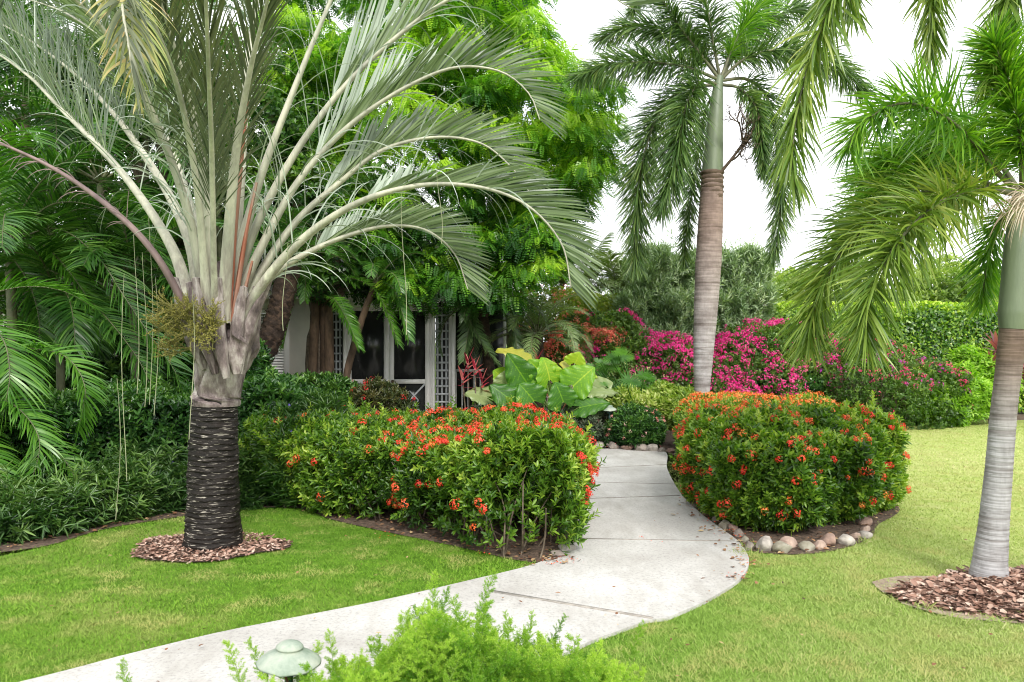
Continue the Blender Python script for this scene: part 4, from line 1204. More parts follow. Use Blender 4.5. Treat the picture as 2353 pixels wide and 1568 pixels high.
# dark green shrubs at the left, behind the palm
def clump(pts, rs, seed=0, wobble=.12, ws=3):
    es = [ell(c, r) for c, r in zip(pts, rs)]
    def f(p): return np.max([e(p) for e in es], axis=0) + wob(p + seed, ws) * wobble
    return f
fd = hedgef([(-6.4, 7.6), (-4.8, 7.4), (-3.9, 7.9), (-3.1, 8.2), (-2.4, 8.15), (-2.1, 8.6), (-2.3, 9.6), (-4.0, 10.0), (-6.6, 9.2)], 1.0, .1, .3, .05, .16, 2.2)
shrub("evergreen_hedge", "glossy dark green evergreen hedge behind the black ringed palm trunk", "hedge", fd, (-7, 7.0, .0), (-1.8, 10.4, 1.35), 15000, .075, .028, 7, M['dk_leaf'], .28, 55, upw=.6, nstem=50, shoots=160)
fd2 = clump([(-3.3, 9.5, .9), (-2.75, 9.3, .7)], [(.55, .5, .75), (.45, .4, .5)], 3)
shrub("evergreen_shrub", "tall glossy shrub with pale tips rising above the dark evergreen hedge", "shrub", fd2, (-4, 8.8, .3), (-2.1, 10.1, 1.9), 3000, .085, .03, 7, M['dk_leaf'], .25, 55, nstem=8)
# low border of narrow-leaved plants along the left bed edge
pb = np.array([tuple(G(x, y)[:2]) for x, y in ((-120, 1272), (20, 1262), (120, 1245), (250, 1210), (400, 1184), (520, 1168), (640, 1162), (700, 1152))])
back = pb + np.array([[-.1, .9]] * 8)
fr = hedgef(np.vstack([pb, back[::-1]]), .40, .05, .12, .0, .22, 3.2)
def violets(n, f, lo, hi):
    def g(root):
        q, nq = scatter(f, np.array(lo, float), np.array(hi, float), n, .02)
        mb = MB(); clusters(mb, q + UP * .03, nrm(nq + UP), 7, .012, .022); mb.build("blossoms", M['violet'], root)
    return g
shrub("border_plants", "low border of narrow dull leaves with a few violet flowers along the left lawn edge", "border plants", fr, (-5.2, 5.8, .0), (-1.3, 9.2, .6), 7000, .12, .019, 7, M['ru_leaf'], .25, 58, upw=1.0, nstem=0, shoots=240, sh=.16, curl=.25, extra=violets(7, fr, (-5.2, 5.8, .0), (-1.3, 9.2, .6)))
fr2 = clump([(-2.05, 7.75, .4), (-2.25, 8.0, .5), (-1.95, 8.1, .55)], [(.32, .3, .42), (.3, .3, .45), (.3, .3, .45)], 5)
shrub("border_plant", "upright narrow-leaved plant with violet flowers where the two hedges meet", "plant", fr2, (-2.8, 7.2, 0), (-1.4, 8.6, 1.1), 1500, .13, .016, 7, M['ru_leaf'], .2, 45, upw=1.5, nstem=0, curl=.25, extra=violets(6, fr2, (-2.8, 7.2, .5), (-1.4, 8.6, 1.1)))

# dark red-flowered shrubs before the cottage
def sel_any(q, nq): return np.full(len(q), .8)
fa = clump([(-3.7, 12.4, .45), (-2.95, 12.3, .5), (-2.5, 12.3, .45)], [(.75, .5, .55), (.7, .5, .55), (.4, .4, .45)], 1)
shrub("red_flowered_shrub", "dark shrub with a few scarlet flowers below the stucco wall", "shrub", fa, (-4.7, 11.6, 0), (-2.0, 13.1, 1.3), 3800, .085, .028, 6, M['dk_leaf'], .25, 50, nstem=30, flowers=[("blossoms", M['scarlet'], 14, 16, .05, .028, sel_any)])
fa2 = clump([(-2.05, 11.9, .5), (-1.75, 12.0, .45)], [(.42, .4, .52), (.4, .4, .45)], 2)
M['bronze_leaf'] = leafmat("bronze_leaf", [(.02, .035, .012), (.05, .075, .02), (.11, .10, .03)], .4, .2)
shrub("red_flowered_shrub", "sparse bronze-leaved shrub with scarlet flowers before the screened doors", "shrub", fa2, (-2.6, 11.4, 0), (-1.3, 12.5, 1.2), 1500, .075, .022, 6, M['bronze_leaf'], .35, 50, nstem=36, hstem=.7, flowers=[("blossoms", M['scarlet'], 22, 14, .045, .026, sel_any)])

# ------------------------------------------------------------------ centre bed
M['ear_leaf'] = leafmat("elephant_ear_leaf", [(.025, .09, .012), (.075, .22, .02), (.21, .42, .025), (.48, .58, .05)], .42, .42)
M['ear_yellow'] = leafmat("yellowing_elephant_ear_leaf", [(.35, .40, .06), (.50, .48, .08), (.60, .50, .12)], .4, .4)
M['ear_pale'] = leafmat("pale_elephant_ear_leaf", [(.20, .27, .10), (.33, .39, .18)], .35, .3)
M['ear_stalk'] = simple("elephant_ear_stalk", (.14, .22, .05), .5, .15, 6)
def vein(m):
    t = m.node_tree; b = t.nodes["Principled BSDF"]
    return m
def ear_leaf(att, tip, nhint, width, mat_, ruffle=.045, tone=.5):
    """big ribbed heart-shaped blade; att = where the stalk joins, tip = leaf tip"""
    att = np.array(att, float); tip = np.array(tip, float)
    Lf = np.linalg.norm(tip - att); D = (tip - att) / Lf
    S = nrm(np.cross(D, np.array(nhint, float))); N = np.cross(S, D)
    nu, nv = 44, 25
    u = np.linspace(-.38, 1, nu)[:, None]; v = np.linspace(-1, 1, nv)[None]
    wprof = np.where(u < 0, .46 * np.sqrt(np.clip((u + .38) / .38, 0, 1)) * .95 + .1, .56 * np.cos(np.clip(u, 0, 1) * np.pi / 2) ** .72)
    wprof = np.maximum(wprof, .004)
    gap = np.clip(-u, 0, 1) * .55                     # the notch between the back lobes
    av = np.abs(v); xx = np.sign(v) * (gap * (1 - av) + av * wprof) * width / Lf
    ribs = np.abs(np.sin((u * 1.0 + av * .45 * 1.0) * 17)) * .016 * av
    edge = ruffle * av ** 3 * np.sin(u * 20 + v * 2)
    z = .22 * av ** 1.5 * wprof * (width / Lf) - .16 * np.clip(u, 0, 1) ** 2 + ribs + edge - .10 * av ** 4
    Pn = att + (u[..., None] * D + xx[..., None] * S + z[..., None] * N) * Lf
    V = Pn.reshape(-1, 3)
    i = np.arange(nu - 1)[:, None] * nv; j = np.arange(nv - 1)[None]
    f = np.stack([i + j, i + j + 1, i + nv + j + 1, i + nv + j], -1)
    # open notch: leave out the faces between the lobes
    uu = (np.linspace(-.38, 1, nu)[:-1, None] < -.02); mid = (np.abs(np.linspace(-1, 1, nv)[:-1] + 1 / (nv - 1)) < .06)[None]
    keep = ~(uu & mid)
    f = f[keep]
    mb = MB()
    vb = np.broadcast_to(np.abs(np.sin((u * 1.0 + av * .45) * 17)), (nu, nv))[:-1, :-1][keep]
    mb.add(V, f, 0, np.clip(tone + .2 * (vb < .2) + .28 * (np.broadcast_to(av, (nu, nv))[:-1, :-1][keep] < .05), 0, 1))
    # ribs
    rb_ = MB()
    return mb
ears = thing("elephant_ear_plant", "elephant ear plant with huge ribbed heart-shaped leaves beside the far path lamp", "plant", P(1265, 1000, 12.2) * [1, 1, 0])
def E(u, v, Y): return P(1090.8 + u * .31265, 582.2 + v * .31265, Y)
foot = np.array([P(1265, 1000, 12.3)[0], 12.3, 0])
for (a, tp_, Y, nh, wdt, mt, tone) in (
    ((400, 790), (185, 672), 12.5, (.2, -.5, .9), .50, 'ear_yellow', .4),
    ((385, 965), (238, 745), 12.1, (-.3, -1, .3), .56, 'ear_leaf', .25),
    ((520, 915), (400, 790), 12.1, (-.5, -.9, .5), .46, 'ear_leaf', .62),
    ((548, 935), (520, 768), 12.05, (.6, -.9, .3), .58, 'ear_leaf', .66),
    ((718, 975), (868, 832), 12.0, (-.1, -1, .45), .60, 'ear_leaf', .5),
    ((735, 810), (770, 735), 12.5, (.1, -1, .4), .40, 'ear_leaf', .8),
    ((250, 975), (260, 855), 12.3, (0, -.8, .7), .52, 'ear_pale', .5),
    ((300, 1115), (125, 962), 11.95, (-.2, -.9, .6), .50, 'ear_leaf', .2),
    ((432, 1092), (335, 962), 11.85, (.0, -1, .35), .56, 'ear_leaf', .3),
    ((648, 1098), (600, 955), 11.8, (.1, -1, .3), .50, 'ear_leaf', .3),
    ((770, 1132), (985, 1078), 11.85, (.0, -.8, .7), .42, 'ear_leaf', .25),
    ((830, 1020), (1050, 995), 12.0, (0, -.5, .9), .30, 'ear_pale', .4),
    ((880, 1010), (1005, 940), 12.4, (0, -.8, .6), .50, 'ear_pale', .5),
    ((820, 930), (830, 850), 12.5, (0, -1, .3), .40, 'ear_leaf', .9),
    ((690, 860), (640, 800), 12.6, (0, -.6, .8), .40, 'ear_yellow', .3),
    ((90, 1060), (-60, 1010), 12.3, (-.2, -.7, .8), .45, 'ear_pale', .4),
    ((60, 1120), (20, 1040), 12.5, (0, -.9, .6), .45, 'ear_leaf', .6),
    ((500, 1040), (470, 940), 12.3, (0, -1, .4), .5, 'ear_pale', .5),
    ((200, 920), (150, 860), 12.7, (0, -.8, .6), .45, 'ear_leaf', .7)):
    att = E(*a, Y)
    lf = ear_leaf(att, E(*tp_, Y - .08), nh, wdt * .86, M[mt], tone=tone).build("leaf", M[mt], ears, True)
    mb = MB(); f0 = foot + np.array([rng.normal(0, .12), rng.normal(0, .1), 0])
    q, _ = spline([f0, f0 * .5 + att * .5 + np.array([0, 0, .08]), att], 12); tube(mb, q, np.linspace(.022, .010, 12), 7)
    o = mb.build("stalk", M['ear_stalk'], lf, True); o.location = (0, 0, 0)

M['philo'] = leafmat("split_leaf", [(.02, .07, .008), (.055, .17, .015), (.13, .29, .03)], .38, .3)
def philo_leaf(att, tip, nh, mb, tone, Lf=None, fingers=11):
    att = np.array(att, float); tip = np.array(tip, float); L = np.linalg.norm(tip - att)
    D = (tip - att) / L; S = nrm(np.cross(D, np.array(nh, float))); N = np.cross(S, D)
    P0 = []; DD = []; Ls = []
    for k in range(fingers):
        t = k / (fingers - 1)
        for s in (-1, 1):
            ang = R(150 - 138 * t)
            P0.append(att + D * L * (.05 + .62 * t)); DD.append(math.cos(ang) * D + s * math.sin(ang) * S + N * .25); Ls.append(L * (.62 - .25 * abs(t - .35) - .12 * t))
    P0 = np.array(P0); DD = np.array(DD)
    strips(mb, P0, DD, np.cross(DD, N), np.array(Ls), L * .085, 4, .5, 0, tone + rng.normal(0, .06, len(P0)), .45)
    # midrib web
    w_ = L * .06
    V = [att - S * w_, att + S * w_, att + D * L * .5 + S * w_, att + D * L * .5 - S * w_, att + D * L * .85]
    mb.add(V, [(0, 1, 2, 3)], 0, tone); mb.add([V[3], V[2], V[4]], [(0, 1, 2)], 0, tone)
philo = thing("split_leaf_plant", "dark green plant with deeply cut fan leaves right of the elephant ears", "plant", P(1470, 1000, 12.7) * [1, 1, 0])
pf = np.array([P(1470, 1000, 12.8)[0], 12.8, 0])
for k in range(52):
    x, y = [(1415, 815), (1375, 850), (1450, 870), (1515, 890), (1560, 905), (1490, 850), (1430, 905), (1395, 890), (1540, 930), (1475, 915), (1350, 840), (1580, 940)][k % 12]
    x += rng.normal(0, 16); y += rng.normal(0, 13); Y = 12.9 + rng.normal(0, .35)
    att = P(x, y, Y); a = rng.uniform(-1.3, 1.3)
    tip = att + np.array([math.sin(a) * .26, -.16, .10 * math.cos(a) - .14])
    mb = MB(); philo_leaf(att, tip, (rng.normal(0, .3), -.9, .55), mb, rng.uniform(.25, .85))
    q, _ = spline([pf + rng.normal(0, .15, 3) * [1, 1, 0], (pf + att) / 2 + np.array([0, 0, .15]), att], 10); tube(mb, q, .010, 5)
    mb.build("leaf", M['philo'], philo)

M['ti_red'] = leafmat("crimson_leaf", [(.16, .015, .03), (.42, .03, .06), (.62, .10, .14), (.65, .25, .2)], .4, .35, (1.2, .8, .8))
M['ti_plum'] = leafmat("plum_leaf", [(.08, .03, .035), (.20, .06, .07), (.38, .14, .14), (.45, .22, .12)], .4, .3, (1.2, .8, .8))
def cordyline(label, heads, base, lm, L=.34, wd=.06, nl=16):
    root = thing("cordyline", label, "plant", (base[0], base[1], 0))
    mb = MB()
    for h in heads:
        h = np.array(h); q, _ = spline([np.array(base) + rng.normal(0, .05, 3) * [1, 1, 0], (np.array(base) + h) / 2 + rng.normal(0, .03, 3), h], 10); tube(mb, q, .011, 6)
    mb.build("stem", M['wood'], root)
    for h in heads:
        h = np.array(h); a = np.arange(nl) * 2.4; e = np.linspace(.1, 1.25, nl)
        D = np.stack([np.cos(a) * np.cos(e), np.sin(a) * np.cos(e), np.sin(e)], 1)
        mb = MB(); strips(mb, h + UP * np.linspace(-.12, .04, nl)[:, None], D, np.cross(D, UP), L * rng.uniform(.7, 1.1, nl), wd, 5, .5, 0, None, .6); mb.build("leaf_head", lm, root)
    return root
cordyline("slim cordyline with crimson leaves at the foot of the screened porch", [P(1092, 850, 12.3), P(1063, 873, 12.3), P(1108, 880, 12.35), P(1075, 838, 12.5)], (P(1075, 1000, 12.3)[0], 12.3, 0), M['ti_red'], .26, .045, 9)
cordyline("cordyline with red leaves half hidden behind the elephant ear leaves", [P(1235, 830, 12.8), P(1222, 835, 12.85)], (P(1235, 1000, 12.8)[0], 12.8, 0), M['ti_red'], .26, .05, 10)
cordyline("small reddish cordyline under the elephant ear leaves", [P(1290, 950, 12.0), P(1268, 940, 12.0)], (P(1280, 1000, 12.0)[0], 12.0, 0), M['ti_red'], .22, .035, 10)
cordyline("plum cordyline with stacked pinkish leaves left of the near palm trunk", [P(2290, 800, 15.5), P(2275, 845, 15.4), P(2292, 885, 15.4), P(2285, 920, 15.4)], (P(2290, 965, 15.4)[0], 15.4, 0), M['ti_plum'], .42, .075, 22)
cordyline("plum cordyline with dark leaves right of the near palm trunk", [P(2372, 840, 15.5), P(2362, 880, 15.4), P(2380, 900, 15.4)], (P(2370, 965, 15.4)[0], 15.4, 0), M['ti_plum'], .42, .075, 20)

# small shrubs round the centre bed
fp = clump([P(1455, 985, 11.75), P(1490, 990, 11.8), P(1420, 1000, 11.85)], [(.28, .3, .30), (.25, .3, .28), (.2, .2, .2)], 4, .06, 5)
M['pink'] = leafmat("pink_flower", [(.75, .18, .16), (.82, .38, .33), (.85, .55, .48)], .6, .3, (1, 1, 1))
shrub("pink_flowered_shrub", "small dark shrub dotted with salmon pink flowers behind the row of far stones", "shrub", fp, (1.3, 11.3, 0), (2.4, 12.3, .75), 2300, .055, .02, 6, M['dk_leaf'], .16, 50, nstem=12, flowers=[("blossoms", M['pink'], 60, 14, .026, .018, sel_any)])
M['variegated'] = leafmat("variegated_leaf", [(.10, .19, .02), (.26, .36, .05), (.48, .52, .16), (.60, .60, .30)], .45, .35)
fv = clump([P(1500, 945, 12.3), P(1555, 935, 12.2), P(1440, 935, 12.4), P(1590, 945, 11.9), P(1530, 925, 12.5)], [(.35, .3, .25)] * 5, 6, .08, 4)
shrub("variegated_shrub", "yellow-green variegated shrub above the pink flowers", "shrub", fv, (1.2, 11.4, .1), (3.3, 13, .95), 2800, .10, .03, 5, M['variegated'], .16, 50, nstem=12)
fl_ = clump([P(1300, 980, 11.95), P(1350, 985, 11.95), P(1375, 970, 12.1), P(1240, 990, 12.0), P(1180, 985, 12.1), P(1120, 975, 12.2), P(1320, 955, 12.3)], [(.32, .3, .26)] * 7, 8, .08, 4)
M['grey_leaf'] = leafmat("grey_green_leaf", [(.025, .045, .025), (.06, .09, .05), (.12, .15, .09), (.20, .08, .08)], .5, .2)
shrub("low_shrub", "low grey-green shrub behind the far stones left of the path lamp", "shrub", fl_, (-.7, 11.4, 0), (1.6, 13.0, .6), 2800, .075, .018, 7, M['grey_leaf'], .18, 55, nstem=60, hstem=.35)
M['fern_leaf'] = leafmat("fern_leaf", [(.06, .13, .015), (.14, .25, .03), (.26, .36, .06)], .5, .35)
def fern(label, c, n, L, lm=M['fern_leaf'], el=(15, 80), name="fern", droop=(70, 110), LL=.06):
    root = thing(name, label, "fern", (c[0], c[1], 0))
    mb = MB()
    for k in range(n):
        frond(arc(c + rng.normal(0, .04, 3) * [1, 1, .2], rng.uniform(0, 360), rng.uniform(*el), L * rng.uniform(.7, 1.1), rng.uniform(*droop)), n=26, L=LL, wd=.022, start=.1, up=5, fwd=62, g=.3, k=2, r0=.004, r1=.002, mb=mb)
    mb.build("fronds", [lm, M['ear_stalk']], root)
fern("light green fern under the fan leaves", P(1450, 960, 12.45), 34, .5)
fern("light green fern beside the tall palm's foot", P(1570, 965, 12.1), 30, .5)
fern("light green fern between elephant ears and path lamp", P(1395, 945, 12.6), 26, .45)

# ------------------------------------------------------------------ bougainvillea, oleander, clipped hedge and far trees
M['bg_leaf'] = leafmat("bougainvillea_leaf", [(.03, .075, .01), (.075, .16, .02), (.18, .28, .045)], .45, .3)
M['magenta'] = leafmat("magenta_bract", [(.62, .010, .16), (.88, .025, .33), (.92, .14, .38)], .6, .4, (1, .9, 1))
M['coral'] = leafmat("coral_bract", [(.80, .10, .10), (.85, .24, .12), (.85, .42, .25)], .6, .4, (1, .9, 1))
M['rose'] = leafmat("rose_bract", [(.70, .02, .20), (.75, .10, .14), (.50, .03, .45)], .6, .4, (1, .9, 1))
def bract_shrub(label, f, lo, hi, n, bm, nb, mx_=.5, per=9, size=.038, name="bougainvillea", cat="flowering shrub", nstem=20, sel=None, leafL=.055, lm=None, hstem=.8):
    sel = sel or (lambda q, nq: np.clip((.25 + .6 * nq[:, 2]) * (wob(q, 1.7) > -.15), .03, 1))
    return shrub(name, label, cat, f, lo, hi, n, leafL, leafL * .6, 6, lm or M['bg_leaf'], .3, 60, nstem=nstem, hstem=hstem, hexa=False, flowers=[("blossoms", bm, nb, per, .06, size, sel)])
bsel = lambda q, nq: np.clip((.4 + .5 * nq[:, 2]) * (wob(q, 1.9) > -.3), .06, 1)
f1 = clump([P(1415, 800, 15.4), P(1490, 830, 15), P(1560, 860, 14.6), P(1380, 850, 15), P(1600, 900, 14.2), P(1470, 880, 14.8)], [(.65, .7, .55)] * 6, 2, .2, 2.2)
bract_shrub("magenta bougainvillea left of the tall palm trunk", f1, (1.3, 13.4, .0), (4.2, 16.4, 2.2), 5500, M['magenta'], 860, sel=bsel)
f1b = clump([P(1690, 860, 15), P(1735, 820, 15.4), P(1790, 800, 15.6), P(1660, 910, 14.6), P(1760, 880, 14.9), P(1835, 850, 15.6)], [(.6, .7, .52)] * 6, 3, .2, 2.2)
bract_shrub("magenta bougainvillea right of the tall palm trunk", f1b, (3.4, 13.8, 0), (6.6, 16.6, 2.2), 5500, M['magenta'], 900, sel=bsel)
f1c = clump([P(1790, 900, 15.2), P(1850, 900, 15.3), P(1880, 930, 15.4)], [(.55, .6, .55)] * 3, 9, .15, 2.5)
shrub("green_shrub", "leafy green shrub between the magenta and the pink bougainvillea", "shrub", f1c, (4.2, 14.3, 0), (6.8, 16.2, 1.7), 3200, .07, .045, 6, M['dk_leaf'], .25, 60, nstem=12, hexa=False)
f2_ = clump([P(1345, 765, 15.6), P(1300, 790, 15.2), P(1375, 795, 15.3), P(1240, 780, 15.5), P(1285, 830, 15.0)], [(.5, .6, .42)] * 5, 4, .15, 2.5)
bract_shrub("coral orange bougainvillea behind the feathery young palm", f2_, (-.2, 14.3, .3), (2.6, 16.6, 2.4), 3600, M['coral'], 620)
M['yel_leaf'] = leafmat("yellow_green_leaf", [(.10, .17, .015), (.24, .32, .03), (.42, .44, .07)], .45, .4)
f3_ = clump([P(1350, 735, 16.8), P(1290, 725, 16.8), P(1400, 745, 16.8), P(1240, 715, 17.0)], [(.65, .6, .5)] * 4, 7, .15, 2.5)
bract_shrub("yellow-green shrub with a few pale red flowers above the coral bougainvillea", f3_, (-.4, 15.8, .8), (3, 17.8, 2.8), 3400, M['coral'], 40, name="yellow_green_shrub", lm=M['yel_leaf'])
f4 = clump([P(1990, 860, 15.2), P(2060, 870, 15.4), P(2120, 890, 15.4), P(1945, 890, 15), P(2020, 920, 14.9), P(2090, 930, 15), P(1980, 830, 15.5)], [(.55, .6, .48)] * 7, 5, .2, 2.5)
bract_shrub("sparse twiggy bougainvillea with scattered rose-pink bracts before the clipped hedge", f4, (5.4, 14, 0), (8.9, 16.5, 2.1), 4200, M['rose'], 210, nstem=150, sel=lambda q, nq: np.where(q[:, 2] > .75, .7, .1), hstem=.9)
f5 = clump([P(2235, 850, 15.6), P(2180, 890, 15.3), P(2130, 925, 15.2), P(2240, 920, 15.3), P(2270, 880, 15.5), P(2190, 940, 15.1)], [(.42, .5, .46)] * 6, 6, .16, 3)
shrub("lime_shrub", "bright lime green shrub with drooping leaves in front of the clipped hedge", "shrub", f5, (7, 14.4, 0), (10.2, 16.5, 2.0), 4200, .12, .034, 6, M['du_leaf'], .3, 65, nstem=20, hexa=False, curl=.3)
# clipped hedge
M['fic_leaf'] = leafmat("clipped_hedge_leaf", [(.015, .06, .006), (.07, .19, .015), (.28, .45, .035), (.62, .72, .12)], .35, .35)
ff = hedgef([(4.9, 17.3), (7, 17.2), (15, 17.4), (15, 19), (4.9, 19)], 2.42, .05, .15, 0, .07, 1.6)
r_ = thing("clipped_hedge", "tall clipped green hedge with a pale flat top across the back of the lawn", "hedge", (9.5, 18, 0))
p, nr = scatter(ff, (4.5, 16.9, .1), (13.6, 18.8, 2.7), 62000, .3, 2.0, cull=lambda p: (p[:, 1] < 17.9) | (p[:, 2] > 2.2))
mb = MB(); n = len(p)
D = nrm(nr * .45 - UP * .55 + perp(nr) * .8 + UP * (nr[:, 2:3] * 1.2))
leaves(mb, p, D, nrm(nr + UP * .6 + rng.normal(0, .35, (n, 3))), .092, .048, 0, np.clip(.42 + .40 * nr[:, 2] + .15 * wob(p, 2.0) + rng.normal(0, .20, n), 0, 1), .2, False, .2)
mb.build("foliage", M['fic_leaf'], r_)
mb = MB()
for x in np.arange(5.2, 13.5, .7):
    q, _ = spline([(x, 18, 0), (x + .1, 18.05, 1), (x, 18, 2.2)], 8); tube(mb, q, np.linspace(.05, .02, 8), 6)
    for k in range(7): 
        a = np.array([x, 18, .3 + .28 * k]); b = a + np.array([rng.normal(0, .4), rng.choice([-1, 1]) * .6, .35]); tube(mb, np.array([a, (a + b) / 2, b]), [.02, .014, .008], 5)
mb.build("branchwork", M['wood'], r_)
# oleanders
M['ol_leaf'] = leafmat("oleander_leaf", [(.08, .14, .06), (.19, .28, .14), (.33, .43, .25), (.52, .60, .40)], .45, .25)
M['white_fl'] = leafmat("white_flower", [(.75, .75, .72), (.82, .80, .80)], .6, .3, (1, 1, 1))
for lab, pts, lo, hi, n in (("grey-green oleander with white flowers left of the tall palm trunk", [(1520, 700, 16.8), (1580, 660, 17), (1460, 740, 16.6), (1540, 770, 16.5), (1600, 740, 16.8), (1500, 640, 17.2)], (2.0, 15.6, .3), (4.8, 18.3, 3.6), 6500),
                    ("grey-green oleander right of the tall palm trunk, tall against the sky", [(1680, 690, 17.2), (1715, 660, 17.4), (1665, 760, 17), (1690, 770, 17.1), (1650, 650, 17.3), (1705, 720, 17.4)], (3.8, 15.9, .3), (5.6, 18.6, 3.6), 6500)):
    fo = clump([P(*a) for a in pts], [(.6, .7, .7)] * 6, 1, .34, 3.2)
    shrub("oleander", lab, "shrub", fo, lo, hi, n, .15, .024, 9, M['ol_leaf'], .6, 48, upw=1.6, nstem=30, hstem=2.2, shoots=260, sh=.35, stemr=.018, hexa=False, stem=.12, flowers=[("blossoms", M['white_fl'], 12, 8, .04, .04, sel_any)])
# far trees
M['far_leaf'] = leafmat("far_tree_leaf", [(.07, .14, .02), (.18, .28, .045), (.36, .44, .10)], .5, .35)
def fartree(label, cs, rs, n, L=.16, lm=M['far_leaf'], base=None, name="tree"):
    f = clump(cs, rs, rng.integers(9), .35, 1.3)
    c = np.mean(cs, 0); rm = np.max(rs) + .4
    lo = np.min(cs, 0) - rm; hi = np.max(cs, 0) + rm; lo[2] = max(lo[2], .3)
    root = thing(name, label, "tree", (c[0], c[1], 0))
    p, nr = scatter(f, lo, hi, n, .7, 1.2); mb = MB()
    sprigs(mb, p, nrm(nr + UP * .4 + rng.normal(0, .5, p.shape)), 5, L, L * .5, 60, .06, 0, np.clip(.5 + .3 * nr[:, 2] + .2 * wob(p, 1.2) + rng.normal(0, .1, len(p)), 0, 1), False)
    mb.build("crown", lm, root)
    mb = MB()
    for q in cs:
        s, _ = spline([np.array([c[0], c[1], 0]), np.array([c[0], c[1], c[2] * .5]), q], 10); tube(mb, s, np.linspace(.16, .04, 10), 7)
    mb.build("trunk", M['wood'], root)
fartree("round-topped pale green tree beyond the clipped hedge at the right", [P(2140, 690, 27), P(2210, 680, 28), P(2100, 720, 27), P(2170, 650, 28)], [(1.2, 1.2, .8)] * 4, 2600)
fartree("broad pale green tree beyond the hedge, seen between the palm fronds", [P(1850, 700, 26), P(1930, 690, 26), P(1780, 710, 26), P(2010, 700, 26), P(1890, 670, 27)], [(1.2, 1.2, .7)] * 5, 3000)
fartree("green tree beyond the hedge behind the near palm trunk", [P(2300, 690, 26), P(2380, 680, 26), P(2450, 690, 26), P(2260, 720, 26)], [(1.3, 1.2, .8)] * 4, 2600)
fartree("dark low tree closing the gap behind the oleanders", [P(1560, 720, 21), P(1680, 740, 21), P(1790, 760, 21), P(1450, 740, 20), P(1350, 750, 21)], [(1.1, .9, 1.0)] * 5, 3500, .12, M['ol_leaf'])

# ------------------------------------------------------------------ feathery palms
M['ar_leaf'] = leafmat("dark_palm_leaflet", [(.012, .045, .008), (.03, .10, .015), (.07, .18, .025), (.17, .30, .05)], .30, .25, (1.2, 1.5, .4))
M['ar_bright'] = leafmat("green_palm_leaflet", [(.03, .11, .012), (.075, .21, .02), (.17, .35, .04)], .32, .3, (1.2, 1.5, .4))
M['ph_leaf'] = leafmat("date_palm_leaflet", [(.03, .065, .022), (.07, .13, .04), (.15, .22, .09)], .38, .25)
M['ph_light'] = leafmat("light_date_palm_leaflet", [(.09, .15, .05), (.17, .25, .09), (.30, .36, .17)], .42, .3)
M['ar_stem'] = simple("palm_cane", (.14, .15, .07), .5, .25, 9)
M['ph_trunk'] = trunk_mat("rough_dark_bark", (.018, .012, .009), (.085, .055, .038), 14, (.45, .6), .9)
M['br_trunk'] = simple("brown_palm_bark", (.12, .075, .045), .85, .3, 14, .6, 40, stretch=(1, 1, .4))
def palm(name, label, base, crown, nf, L, lm, el=(10, 85), droop=(70, 120), LL=.38, wd=.022, n=44, up=24, g=.6, trunk_r=.07, tm='ar_stem', az=(0, 360), fwd=52, group=None, explicit=(), start=.2, tr=None, k=4):
    root = thing(name, label, "palm tree", (base[0], base[1], 0), group)
    mb = MB(); base = np.array(base, float); crown = np.array(crown, float)
    q, _ = spline(tr if tr is not None else [base, (base + crown) / 2 + np.array([.05, 0, 0]), crown], 80)
    tube(mb, q, np.linspace(trunk_r * 1.15, trunk_r * .9, 80), 18, 0, 1, (lambda u, a: .18 * trunk_r * np.sin(u * 200) * np.sin(a * 5 + np.floor(u * 40))) if tm == 'ph_trunk' else ringr(26, trunk_r * .05, 2)); mb.build("trunk", M[tm], root)
    for j in range(nf):
        a = az[0] + (az[1] - az[0]) * (j + rng.random() * .8) / nf if az != (0, 360) else (j * 137.5 + rng.normal(0, 8)) % 360
        e = el[0] + (el[1] - el[0]) * (j / max(nf - 1, 1)) + rng.normal(0, 4)
        frond(arc(crown, a, e, L * rng.uniform(.85, 1.1), rng.uniform(*droop)), n=int(n * 1.5), L=LL, wd=wd * .82, jit=.035, start=start, up=up, fwd=fwd, g=g, k=k, r0=.014, r1=.003, rbase=.03).build("frond", [lm, M['ar_stem']], root)
    for pts, kw in explicit:
        a = dict(n=62, L=.40, wd=.021, start=.10, up=26, fwd=55, g=.7, k=6, r0=.013, r1=.003, jit=.03, endL=.5); a.update(kw); a['n'] = int(a['n'] * 1.5)
        m_ = a.pop('mat', None)
        frond([P(*x) for x in pts], **a).build("frond", [M[m_] if m_ else lm, M['ar_stem']], root)
    return root
def pz(x, y, Y): q = P(x, y, Y); return (q[0], q[1], 0), q
# left: overlapping clumps
b, c = pz(-150, 780, 7.6)
palm("areca_palm", "feathery palm with bright green fronds reaching in low at the left edge", b, c, 6, 1.5, M['ar_bright'], (25, 80), (60, 110), .42, .022, explicit=[
    ([(-150, 800, 7.6), (-70, 735, 7.4), (0, 770, 7.2), (22, 850, 7.1), (10, 930, 7.05), (-30, 1000, 7.0)], {'L': .52, 'n': 60, 'up': 10}),
    ([(-150, 790, 7.6), (-40, 800, 7.5), (60, 800, 7.5), (150, 820, 7.4), (195, 890, 7.3), (180, 990, 7.3)], {'L': .36}),
    ([(-150, 800, 7.6), (-60, 900, 7.3), (30, 930, 7.1), (90, 1010, 7.0), (70, 1120, 6.9)], {'L': .36}),
    ([(-150, 800, 7.6), (-50, 960, 7.4), (60, 985, 7.4), (130, 1040, 7.35), (170, 1100, 7.3), (145, 1185, 7.3)], {'L': .34}),
    ([(-150, 800, 7.6), (-100, 950, 7.2), (-20, 1050, 7.0), (20, 1150, 6.9)], {'L': .36})])
b, c = pz(20, 560, 9.2)
